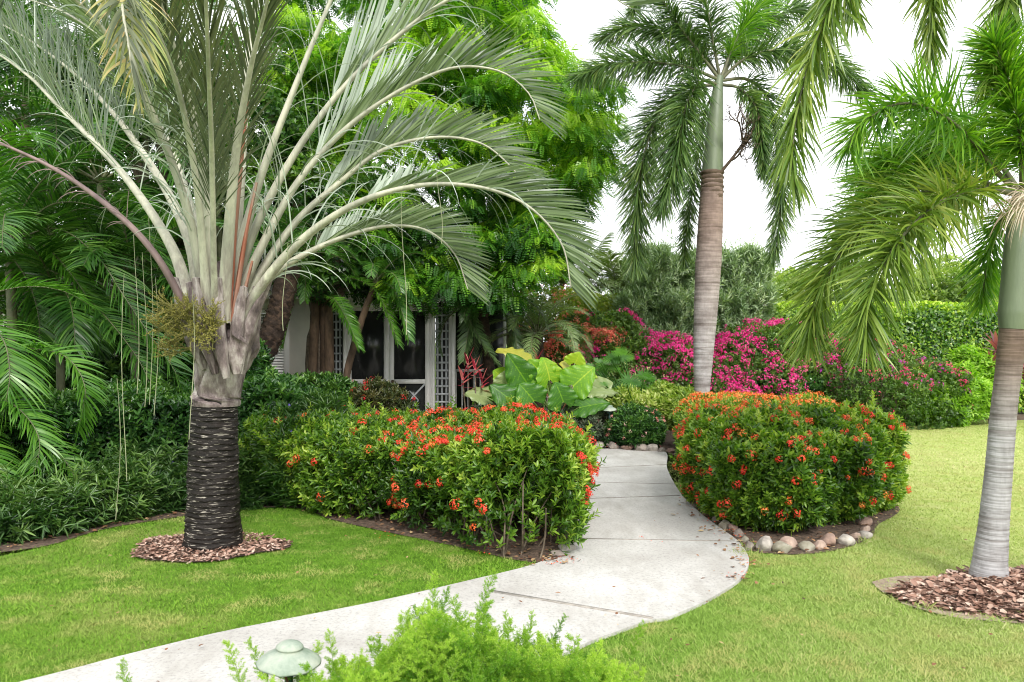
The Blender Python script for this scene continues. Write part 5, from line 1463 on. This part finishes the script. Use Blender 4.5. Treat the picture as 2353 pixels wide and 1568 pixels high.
palm("areca_palm", "tall dark feathery palm with long shining fronds arching down towards the hedge", b, c, 9, 2.0, M['ar_leaf'], (20, 85), (70, 120), .45, .026, trunk_r=.055, explicit=[
    ([(20, 560, 9.2), (55, 538, 9.1), (109, 571, 9.0), (164, 631, 8.9), (208, 700, 8.85), (232, 775, 8.8)], {'L': .42, 'mat': 'ar_bright'}),
    ([(20, 560, 9.2), (126, 525, 9.0), (219, 585, 8.8), (284, 680, 8.7), (350, 779, 8.6), (400, 850, 8.5), (428, 920, 8.5)], {'L': .55, 'n': 70}),
    ([(60, 600, 9.2), (150, 640, 9.0), (235, 720, 8.8), (300, 800, 8.6), (335, 860, 8.5), (352, 925, 8.5)], {'L': .42}),
    ([(20, 560, 9.2), (120, 470, 9.2), (240, 480, 9.2), (330, 540, 9.2), (390, 620, 9.2)], {'L': .5}),
    ([(20, 560, 9.2), (-20, 430, 9.0), (-10, 330, 8.6), (50, 300, 8.3), (100, 330, 8.2)], {'L': .5, 'mat': 'ar_bright'}),
    ([(0, 560, 9.2), (60, 640, 9.0), (90, 740, 8.9), (80, 850, 8.9)], {'L': .45})])
for lab, x, y, Y, nf, L, az in (("dark feathery palm filling the corner behind the tall one at the far left", -60, 330, 10.6, 14, 2.6, 0), ("feathery palm with fronds dark against the sky above the cottage roof", 230, 420, 11.4, 15, 2.4, 0),
                            ("feathery palm rising behind the silver palm's left fronds", 110, 210, 11.8, 14, 2.6, 0), ("dark feathery palm low before the shuttered window", 270, 660, 11.8, 13, 1.9, 0), ("dark feathery palm leaning over the hedge behind the flower spray", 370, 580, 12.2, 11, 1.7, 0),
                            ("dark feathery palm standing low in the shade of the left corner", -40, 760, 9.6, 13, 1.8, 0), ("feathery palm behind the silver palm's stalks", 500, 400, 12.4, 12, 1.9, 0), ("topmost dark feathery palm of the left group", 330, 120, 12.8, 14, 2.6, 0)):
    b, c = pz(x, y, Y)
    palm("areca_palm", lab, b, c, nf, L, M['ar_leaf'], (-10, 80), (60, 120), .55, .034, n=40, trunk_r=.05, k=3)
# dense dark trees behind the left palms
M['dt_leaf'] = leafmat("dense_tree_leaf", [(.008, .03, .007), (.022, .075, .012), (.06, .15, .02), (.15, .28, .03)], .4, .35)
for lab, pts in (("dense dark tree behind the palms, left of the cottage roof", [(20, 250), (-60, 420), (110, 380), (60, 540), (170, 500), (-40, 620), (-60, 130), (60, 90), (180, 240), (120, 640)]),
                 ("dense dark tree behind the silver palm's stalks", [(300, 300), (260, 430), (360, 420), (330, 560), (430, 520), (480, 380), (250, 180), (350, 150), (480, 620), (560, 560), (440, 250), (570, 420)]),
                 ("dense dark tree over the cottage eave between silver palm and shade tree", [(640, 480), (720, 530), (680, 400), (640, 300), (790, 570), (600, 180), (850, 580), (740, 470), (920, 580)])):
    fartree(lab, [P(x, y, 13.1 + .35 * math.sin(x)) for x, y in pts], [(.62, .5, .55)] * len(pts), 5200, .085, M['dt_leaf'])
M['amber'] = simple("amber_fruit_spray", (.34, .17, .03), .7, .25, 30)
fd4 = clump([(-5.6, 10.6, .8), (-4.9, 10.8, 1.0), (-4.2, 10.9, .9), (-6.4, 10.5, .9), (-5.3, 11.0, 1.5), (-6.2, 11, 1.6)], [(.6, .4, .6)] * 6, 11)
shrub("evergreen_shrub", "broad dark shrub filling the shade between the left palms and the cottage wall", "shrub", fd4, (-7.4, 9.9, 0), (-3.4, 11.6, 2.4), 4200, .10, .036, 7, M['dk_leaf'], .3, 55, nstem=20, hexa=False)
for lab, x, y, Y, nf, L in (("feathery palm arching low over the dark hedge left of the black ringed trunk", 130, 690, 9.4, 10, 1.5), ("feathery palm with long leaflets drooping beside the flower spray", 300, 640, 9.8, 11, 1.5)):
    b, c = pz(x, y, Y)
    palm("areca_palm", lab, b, c, nf, L, M['ar_leaf'], (10, 85), (70, 120), .50, .030, n=44, trunk_r=.045, k=4)
# date palms by the cottage
b, c = pz(742, 690, 12.9); b = (P(742, 900, 12.9)[0], 12.9, 0)
dp = palm("date_palm", "feathery date palm with a cluster of brown trunks against the stucco wall", b, P(745, 650, 12.9), 10, 1.0, M['ar_bright'], (25, 80), (70, 120), .26, .016, n=46, trunk_r=.10, tm='br_trunk', up=15, explicit=[
    ([(745, 670, 12.8), (800, 640, 12.5), (860, 665, 12.3), (890, 720, 12.2), (915, 790, 12.1)], {'L': .28}),
    ([(745, 680, 12.8), (720, 640, 12.5), (690, 650, 12.3), (668, 720, 12.2), (650, 800, 12.2)], {'L': .24}),
    ([(745, 680, 12.7), (770, 690, 12.4), (800, 740, 12.2), (825, 800, 12.1)], {'L': .26}),
    ([(745, 680, 12.8), (730, 620, 12.4), (705, 640, 12.1), (700, 690, 12.0)], {'L': .24})])
for dx in (-.13, .12):
    mb = MB(); q, _ = spline([(b[0] + dx, 12.85, 0), (b[0] + dx * 1.1, 12.8, 1.0), (b[0] + dx * .8, 12.85, 2.3)], 40); tube(mb, q, .075, 14, 0, 1, ringr(20, .005, 5)); mb.build("trunk", M['br_trunk'], dp)
b2 = (P(792, 920, 12.5)[0], 12.5, 0); c2 = P(865, 650, 12.5)
palm("date_palm", "slim leaning date palm with dark fronds drooping before the screened doors", b2, c2, 9, 1.0, M['ar_leaf'], (25, 75), (70, 120), .26, .016, n=46, trunk_r=.055, tm='br_trunk', tr=[b2, P(795, 880, 12.5), P(812, 800, 12.5), P(840, 710, 12.5), c2], explicit=[
    ([(865, 650, 12.4), (900, 660, 12.2), (925, 720, 12.1), (940, 780, 12.0)], {'L': .26})])
b3 = (P(565, 960, 11.2)[0], 11.2, 0); c3_ = P(665, 610, 11.2)
palm("date_palm", "date palm with a thick rough black leaning trunk just right of the silver palm's sheath", b3, c3_, 10, 1.2, M['ar_leaf'], (25, 75), (70, 120), .30, .018, n=46, trunk_r=.165, tm='ph_trunk', tr=[b3, P(562, 930, 11.2), P(578, 865, 11.2), P(618, 785, 11.2), P(645, 700, 11.2), c3_])
# palms round the centre bed
b4, c4 = pz(1235, 775, 13.6)
palm("date_palm", "low feathery light green date palm above the elephant ears", b4, c4, 22, 1.25, M['ph_light'], (5, 85), (80, 120), .24, .014, n=50, trunk_r=.10, tm='ph_trunk', up=25)
b5, c5 = pz(1090, 660, 13.2)
palm("date_palm", "date palm with pale drooping fronds before the screened porch", (P(1130, 900, 13.6)[0], 13.6, 0), P(1105, 690, 13.5), 12, 1.35, M['ph_leaf'], (-20, 60), (70, 120), .24, .015, n=50, trunk_r=.09, tm='ph_trunk', explicit=[
    ([(1105, 690, 13.4), (1075, 720, 13.1), (1110, 790, 12.9), (1150, 850, 12.8)], {'L': .25}), ([(1105, 690, 13.4), (1140, 700, 13.2), (1180, 760, 13.1), (1190, 820, 13.0)], {'L': .25}), ([(1105, 690, 13.4), (1090, 700, 13.2), (1075, 770, 13.0), (1065, 830, 12.9)], {'L': .25})])
M['ol_palm'] = leafmat("olive_green_palm_leaflet", [(.06, .10, .025), (.12, .18, .045), (.24, .29, .09)], .4, .3)
for lab, x, y, Y in (("upright feathery palm clump behind the yellow-green shrub", 1350, 640, 18.5), ("feathery palm left of the oleander, behind the bougainvillea", 1420, 660, 18.0), ("feathery palm half hidden at the edge of the big tree's crown", 1290, 650, 19)):
    b, c = pz(x, y + 30, Y); palm("areca_palm", lab, b, c, 15, 1.7, M['ol_palm'], (15, 88), (40, 100), .42, .03, n=40, trunk_r=.06, up=25, k=3)

# ------------------------------------------------------------------ the big feathery-leaved tree
M['tr_leaf'] = leafmat("tree_leaflet", [(.012, .050, .010), (.035, .12, .014), (.12, .29, .020), (.38, .56, .04)], .38, .42, nscale=.8)
M['tr_bark'] = simple("tree_bark", (.10, .08, .06), .9, .3, 8, .6, 30)
big = thing("shade_tree", "spreading shade tree with bright fern-like foliage hanging over the cottage roof", "tree", (P(1190, 900, 18)[0], 18, 0))
TB = np.array([P(1190, 900, 18)[0], 18, 0])
cc = []
g = np.random.default_rng(12)
# crown clumps: picture positions along the outline and through the mass
outline = [(1215, 60), (1265, 130), (1290, 240), (1330, 190), (1385, 210), (1395, 290), (1380, 380), (1330, 430), (1300, 350), (1240, 330), (1180, 100), (1120, 30), (1050, -20), (1290, 470), (1250, 560), (1200, 620), (1130, 640), (1150, 690),
           (1060, 610), (960, 640), (940, 690), (880, 600), (830, 520), (800, 400), (740, 480), (720, 330), (680, 200), (660, 60), (700, -40), (800, -60), (900, -60), (1000, 60), (1080, 150), (1150, 230), (1230, 420), (1190, 500), (1110, 520), (1340, 300)]
for x, y in outline: cc.append((x, y, g.uniform(12.8, 15.0), 1.0)); cc.append((x - 25 + g.normal(0, 18), y + g.normal(0, 18), g.uniform(12.8, 15.5), 1.0))
for _ in range(190):
    x = g.uniform(640, 1330); y = g.uniform(-60, 600)
    if x > 1230 and y < 100: continue
    if x < 850 and y > 520: continue
    cc.append((x, y, g.uniform(12.8, 17.0), 1.1))
for x, y in ((860, 300), (930, 360), (1010, 400), (900, 470), (980, 520), (1060, 480), (1120, 420), (1080, 560), (1000, 620), (930, 640), (1150, 560), (1180, 640), (1060, 640), (1110, 660), (1200, 400), (1240, 500), (1210, 300), (1130, 320), (1030, 300), (950, 250), (1100, 220),
             (880, 180), (960, 120), (1050, 120), (1170, 180), (1230, 180), (1310, 300), (1350, 350), (1290, 400), (1250, 620), (760, 250), (720, 150), (810, 120), (1040, 665), (1150, 690), (1085, 680), (930, 670), (870, 560), (1330, 240), (1370, 310), (1360, 400), (800, 480), (700, 300), (1260, 560), (1200, 560)):
    cc.append((x, y, g.uniform(12.4, 13.1), 1.0))
P0 = []; D0 = []; T0 = []
for (x, y, Y, s) in cc:
    c = P(x, y, Y); m = 150
    u_ = nrm(g.normal(size=(m, 3))); u_[:, 2] = np.abs(u_[:, 2]) * 1.1 - .35
    r_ = .42 * s * (.55 + .5 * g.random(m))
    q = c + u_ * r_[:, None] * np.array([1.05, 1.0, 1.05])
    P0.append(q); D0.append(nrm(u_ * [1, 1, .3] + np.array([0, 0, -.65]) + g.normal(0, .4, (m, 3))))
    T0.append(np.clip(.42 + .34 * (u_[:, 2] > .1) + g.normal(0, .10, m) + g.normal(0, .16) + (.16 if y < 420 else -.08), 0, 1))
P0 = np.vstack(P0); D0 = np.vstack(D0); T0 = np.concatenate(T0)
def pinnate(P0, D0, T0, L, npair, ll, lw):
    mb = MB(); n = len(P0)
    S = nrm(np.cross(D0, UP + g.normal(0, .25, (n, 3)))); N = np.cross(S, D0)
    Ls = L * g.uniform(.7, 1.2, n)
    for j in range(npair):
        t = (j + .8) / npair
        c = P0 + D0 * (Ls * t)[:, None] - UP * (Ls * .3 * t * t)[:, None]
        Dj = nrm(D0 - UP * .9 * t)
        w_ = ll * (1 - .5 * abs(t - .45) * 1.6)
        for s in (-1, 1):
            leaves(mb, c, Dj * .45 + S * s - UP * .12, N, w_, lw, 0, T0, .08, False)
    return mb
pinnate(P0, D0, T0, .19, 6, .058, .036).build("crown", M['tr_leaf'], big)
mb = MB()
tk = [TB, TB + [0, -.3, 1.5], TB + [-.6, -1.5, 3.2]]
q, _ = spline(tk, 20); tube(mb, q, np.linspace(.28, .2, 20), 12)
for k in range(0, 150, 5):
    x, y, Y, _s = cc[k]; e = P(x, y, Y); mid = TB + [-.6 + .15 * g.normal(), -2.2, 3.4] ; mid2 = mid * .45 + e * .55 + g.normal(0, .2, 3)
    s, _ = spline([np.array(tk[2]), mid * .6 + e * .4, mid2, e], 14); tube(mb, s, np.linspace(.055, .010, 14), 6)
mb.build("trunk", M['tr_bark'], big)

# ------------------------------------------------------------------ path lamps
def verdigris():
    m, t, b = mat("verdigris_copper")
    n = noise(t, coords(t), 9, 5, .65)
    t.links.new(ramp(t, n, [(0.3, (.11, .17, .12)), (0.5, (.26, .31, .25)), (0.7, (.40, .42, .35))]), b.inputs['Base Color'])
    b.inputs['Roughness'].default_value = .7
    return m
M['verdigris'] = verdigris()
M['lamp_green'] = simple("green_lamp_post", (.06, .14, .13), .5, .2, 10)
M['glass'] = simple("frosted_lamp_glass", (.50, .55, .52), .3, .05, 10)
M['rust'] = simple("rusty_rod", (.16, .06, .035), .8, .3, 30)
def lamp(label, c, s, tilt=0.0, rod=False):
    root = thing("path_lamp", label, "garden lamp", (c[0], c[1], 0))
    cx, cy, z = c
    ca, sa_ = math.cos(tilt), math.sin(tilt); TT = [(ca, 0, sa_), (0, 1, 0), (-sa_, 0, ca)]
    mb = MB()
    lathe(mb, [(.0, .062), (.020, .060), (.034, .054), (.043, .045), (.044, .041), (.040, .039), (.041, .034), (.062, .023), (.085, .010), (.100, -.004), (.103, -.009), (.100, -.008), (.06, .016), (.035, .03), (0, .034)] , (0, 0, 0), 44, 0, TT)
    mb.v = [v * s + np.array([cx, cy, z]) for v in mb.v]
    for i_, v in enumerate(mb.v):      # hammered, slightly creased metal
        a_ = np.arctan2(v[:, 1] - cy, v[:, 0] - cx); rr_ = np.hypot(v[:, 1] - cy, v[:, 0] - cx) / s
        mb.v[i_] = v + UP * (s * .004 * np.clip((rr_ - .045) / .05, 0, 1) * (np.abs(np.sin(a_ * 4)) - .5 + .6 * np.sin(a_ * 2 + 1)))[:, None]
    mb.build("shade", M['verdigris'], root, True)
    mb = MB(); lathe(mb, [(0, .03), (.026, .028), (.028, -.015), (.022, -.028), (0, -.03)], (0, 0, 0), 20); mb.v = [v * s + np.array([cx, cy, z]) for v in mb.v]
    mb.build("glass", M['glass'], root, True)
    mb = MB(); zz_ = z / s
    lathe(mb, [(0, -.028), (.036, -.030), (.036, -.042), (.014, -.048), (.013, -.08), (.018, -.084), (.018, -.10), (.011, -.105), (.0115, -zz_ * .5), (.012, -zz_)], (0, 0, 0), 16); mb.v = [v * s + np.array([cx, cy, z]) for v in mb.v]
    mb.build("post", M['lamp_green'], root, True)
    if rod:
        mb = MB(); tube(mb, np.array([[cx, cy - .05, z - .02], [cx + .05, cy - .08, z - .12], [cx + .12, cy - .1, z - .3]]), .004, 6); mb.build("rod", M['rust'], root)
lamp("weathered pale green garden lamp with a wide cone shade beside the foreground fern", P(664, 1517, 2.45), .95, R(3), True)
lamp("small pale green path lamp standing behind the far stones", P(1401, 942, 11.85), 1.15, R(-2))

# ------------------------------------------------------------------ edging stones
M['stones'] = []
for i, (a, b_) in enumerate((((.30, .26, .22), (.10, .08, .07)), ((.46, .42, .37), (.17, .15, .13)), ((.33, .22, .17), (.15, .10, .08)), ((.32, .30, .24), (.15, .13, .09)), ((.48, .36, .29), (.22, .15, .12)))):
    M['stones'].append(simple("stone_surface", a, .85, .2, 9, .6, 45, col2=b_))
import bmesh
def rock(loc, size, seed, label, group, flat=.75, ang=0.0, mi=0):
    bm = bmesh.new(); bmesh.ops.create_icosphere(bm, subdivisions=4, radius=1)
    g_ = np.random.default_rng(seed)
    v = np.array([x.co[:] for x in bm.verts])
    off = g_.uniform(-20, 20, 3)
    # knock flat facets off the pebble
    for _ in range(13):
        d = nrm(g_.normal(size=3)); lim = g_.uniform(.52, .9)
        ex = v @ d - lim
        v -= np.clip(ex, 0, None)[:, None] * d * .85
    v *= (1 + .06 * wob(v + off, 2.5) + .018 * wob(v + off, 9))[:, None]
    v *= np.array([1, .78, flat]) * size / 2
    me = bpy.data.meshes.new("stone"); 
    for x, c in zip(bm.verts, v): x.co = c
    for f in bm.faces: f.smooth = True
    bm.to_mesh(me); bm.free(); me.materials.append(M['stones'][mi])
    o = bpy.data.objects.new("stone", me); COL.objects.link(o)
    o.location = (loc[0], loc[1], size * flat * .30); o.rotation_euler = (g_.normal(0, .12), g_.normal(0, .12), ang)
    tag(o, label, "stone", group)
GR = "stones edging the flower beds"
def T6(u, v): return (2400 + u * .612) * .61276, (1600 + v * .612) * .61276
ORD = ["first", "second", "third", "fourth", "fifth", "sixth", "seventh", "eighth", "ninth", "tenth", "eleventh", "twelfth", "thirteenth"]
k = 0
for (u, v, wpx, mi, fl, lk) in ((678, 765, 72, 0, .95, "small dark brown block of stone, nearest the path in the right bed's front row"), (785, 772, 118, 1, .85, "large pale craggy stone in the right bed's front row"),
                         (888, 785, 112, 3, .75, "rounded greenish-grey stone in front of the right bed's front row"), (925, 752, 105, 4, .75, "broad pinkish stone tucked behind the greenish-grey one"),
                         (1033, 770, 98, 3, .7, "smooth grey-green oval stone at the middle of the right bed's front row"), (1108, 762, 100, 4, .65, "flat pale pink stone at the middle of the right bed's front row"),
                         (1172, 742, 112, 2, .78, "large brown egg-shaped stone in the right bed's front row"), (1270, 735, 112, 1, .68, "pale grey angular stone right of the brown egg-shaped one"),
                         (1340, 690, 72, 4, .68, "small sandy stone near the right bed's corner"), (1395, 690, 84, 1, .62, "grey slanted stone at the right bed's corner"),
                         (1388, 650, 74, 4, .6, "pale pinkish stone above the slanted grey one at the right bed's corner"), (1392, 615, 84, 2, .85, "tall tan boulder at the far end of the right bed's corner")):
    x, y = T6(u, v); q = G(x, y); rock((q[0], q[1] + wpx * .375 / F * q[1] * .35), wpx * .375 / F * q[1] * 1.12, 40 + k, lk, GR, fl, rng.uniform(-.3, .3), mi); k += 1
for j, (u, v, wpx) in enumerate(((262, 425, 46), (335, 500, 66), (372, 505, 40), (398, 555, 64), (455, 590, 50), (505, 635, 78), (553, 645, 56), (590, 680, 66), (625, 712, 46))):
    x, y = T6(u, v); q = G(x, y); rock((q[0] + .03, q[1] + .03), wpx * .375 / F * q[1] * 1.25, 60 + k, "brown stone along the path side of the right bed, %s from the back" % ORD[j], GR, .85, rng.uniform(0, 3), (2, 0, 3)[j % 3]); k += 1
for j, (u, v, wpx) in enumerate(((845, 1430, 38), (918, 1440, 95), (1020, 1447, 105), (1125, 1455, 100), (1222, 1462, 105), (1310, 1465, 95), (1378, 1470, 70), (1440, 1474, 70))):
    x, y = 1090.8 + u * .31265, 582.2 + v * .31265; q = G(x, y); rock((q[0], q[1] + .05), wpx * .31265 / F * q[1] * 1.12, 80 + k, "angular grey stone edging the far bed, %s from the left" % ORD[j], GR, .72, rng.uniform(-.4, .4), (0, 1, 0, 2)[j % 4]); k += 1
for j, (x, y, wpx) in enumerate(((1278, 1283, 34), (1300, 1268, 36), (1310, 1250, 34))):
    q = G(x, y); rock((q[0], q[1]), wpx / F * q[1] * 1.3, 100 + k, ("greyish stone at the left hedge's corner, nearest the lawn", "grey stone in the middle of the three at the left hedge's corner", "tan stone furthest back at the left hedge's corner")[j], GR, .6, rng.uniform(0, 3), j); k += 1

# ------------------------------------------------------------------ foreground asparagus fern
M['asp'] = leafmat("feathery_needle", [(.07, .19, .012), (.19, .35, .025), (.42, .55, .08)], .5, .45)
M['asp_stem'] = simple("fern_stem", (.18, .28, .05), .6, .2, 20)
af = thing("asparagus_fern", "bright green feathery asparagus fern in the foreground at the bottom of the view", "fern", (P(1080, 1560, 2.5)[0], 2.6, 0))
def plume_proto(seed):
    g_ = np.random.default_rng(seed); mb = MB()
    q, _ = spline([(0, 0, 0), (0, .01, .16), (.03, .02, .34)], 20); tube(mb, q, np.linspace(.0016, .0008, 20), 4, 1)
    C = []; D = []; TT_ = []
    for k_ in range(44):
        t = .12 + .88 * k_ / 44; pt = np.array([np.interp(t, np.linspace(0, 1, 20), q[:, j]) for j in range(3)])
        a = g_.uniform(0, 6.28); d = nrm(np.array([math.cos(a), math.sin(a), .7])); l = .07 * (1 - .75 * t) + .01
        m = int(5 + l * 160)
        s = np.linspace(.1, 1, m)[:, None] * l
        for rep in range(5):
            C.append(pt + d * s); D.append(nrm(d * .7 + g_.normal(0, .8, (m, 3)))); TT_.append(np.full(m, .5 + .3 * t))
    C = np.vstack(C); D = np.vstack(D)
    leaves(mb, C, D, g_.normal(size=C.shape), .013, .0022, 0, np.clip(np.concatenate(TT_) + g_.normal(0, .15, len(C)), 0, 1), .1, False)
    return mb
protos = [plume_proto(s) for s in range(4)]
mb = MB()
def put_plume(pos, d, s):
    pr = protos[rng.integers(4)]
    d = nrm(np.array(d, float)); x = nrm(np.cross(d, rng.normal(size=3))); y = np.cross(d, x)
    B_ = np.stack([x, y, d]) * s
    tn = rng.normal(0, .22)
    n0 = mb.n
    acc = 0
    for v, f, m_, r_ in zip(pr.v, pr.f, pr.m, pr.r):
        mb.v.append(v @ B_ + pos); mb.f.append(f + n0); mb.m.append(m_); mb.r.append(np.clip(r_ + tn, 0, 1)); acc += len(v)
    mb.n = n0 + acc
def fern_top(x):   # picture height of the fern's outline
    return 14 + np.interp(x, [560, 640, 740, 800, 900, 960, 1000, 1080, 1120, 1180, 1260, 1340, 1400, 1470, 1500], [1600, 1560, 1530, 1510, 1460, 1400, 1385, 1380, 1410, 1440, 1455, 1475, 1500, 1560, 1620])
for _ in range(520):
    x = rng.uniform(600, 1500); Y = rng.uniform(2.25, 2.95)
    yt = fern_top(x) + 40 + 90 * rng.random() ** 1.2 + rng.normal(0, 8)
    if yt > 1700: continue
    top = P(x, yt, Y)
    d = np.array([rng.normal(0, .45), rng.normal(-.1, .45), .8])
    put_plume(top - nrm(d) * .16, d, rng.uniform(.45, .8))
for x, y, Y, s, d in ((1098, 1440, 2.6, .55, (.35, 0, 1)), (1000, 1440, 2.55, .5, (-.1, 0, 1)), (1000, 1470, 2.5, .5, (.2, 0, 1)), (1170, 1490, 2.6, .35, (0, 0, 1)), (1205, 1500, 2.6, .4, (.3, 0, 1)), (1262, 1490, 2.6, .35, (.4, 0, 1)), (1440, 1530, 2.6, .45, (.3, 0, 1)), (315, 1640, 2.5, .5, (-.4, 0, 1)), (560, 1600, 2.5, .55, (-.3, 0, 1)), (620, 1580, 2.55, .5, (-.4, 0, 1)), (690, 1590, 2.5, .5, (.3, 0, 1)), (770, 1560, 2.5, .45, (-.2, 0, 1))):
    put_plume(P(x, y, Y), d, s)
mb.build("plumes", [M['asp'], M['asp_stem']], af)
mb = MB()
for _ in range(90):
    x = rng.uniform(700, 1420); e = P(x, fern_top(x) + 110, rng.uniform(2.35, 2.85)); a = np.array([P(1050, 1500, 2.6)[0] + rng.normal(0, .1), 2.6 + rng.normal(0, .08), 0])
    q, _ = spline([a, a * .4 + e * .6 + UP * .05, e], 10); tube(mb, q, .0018, 4)
mb.build("branchwork", M['asp_stem'], af)
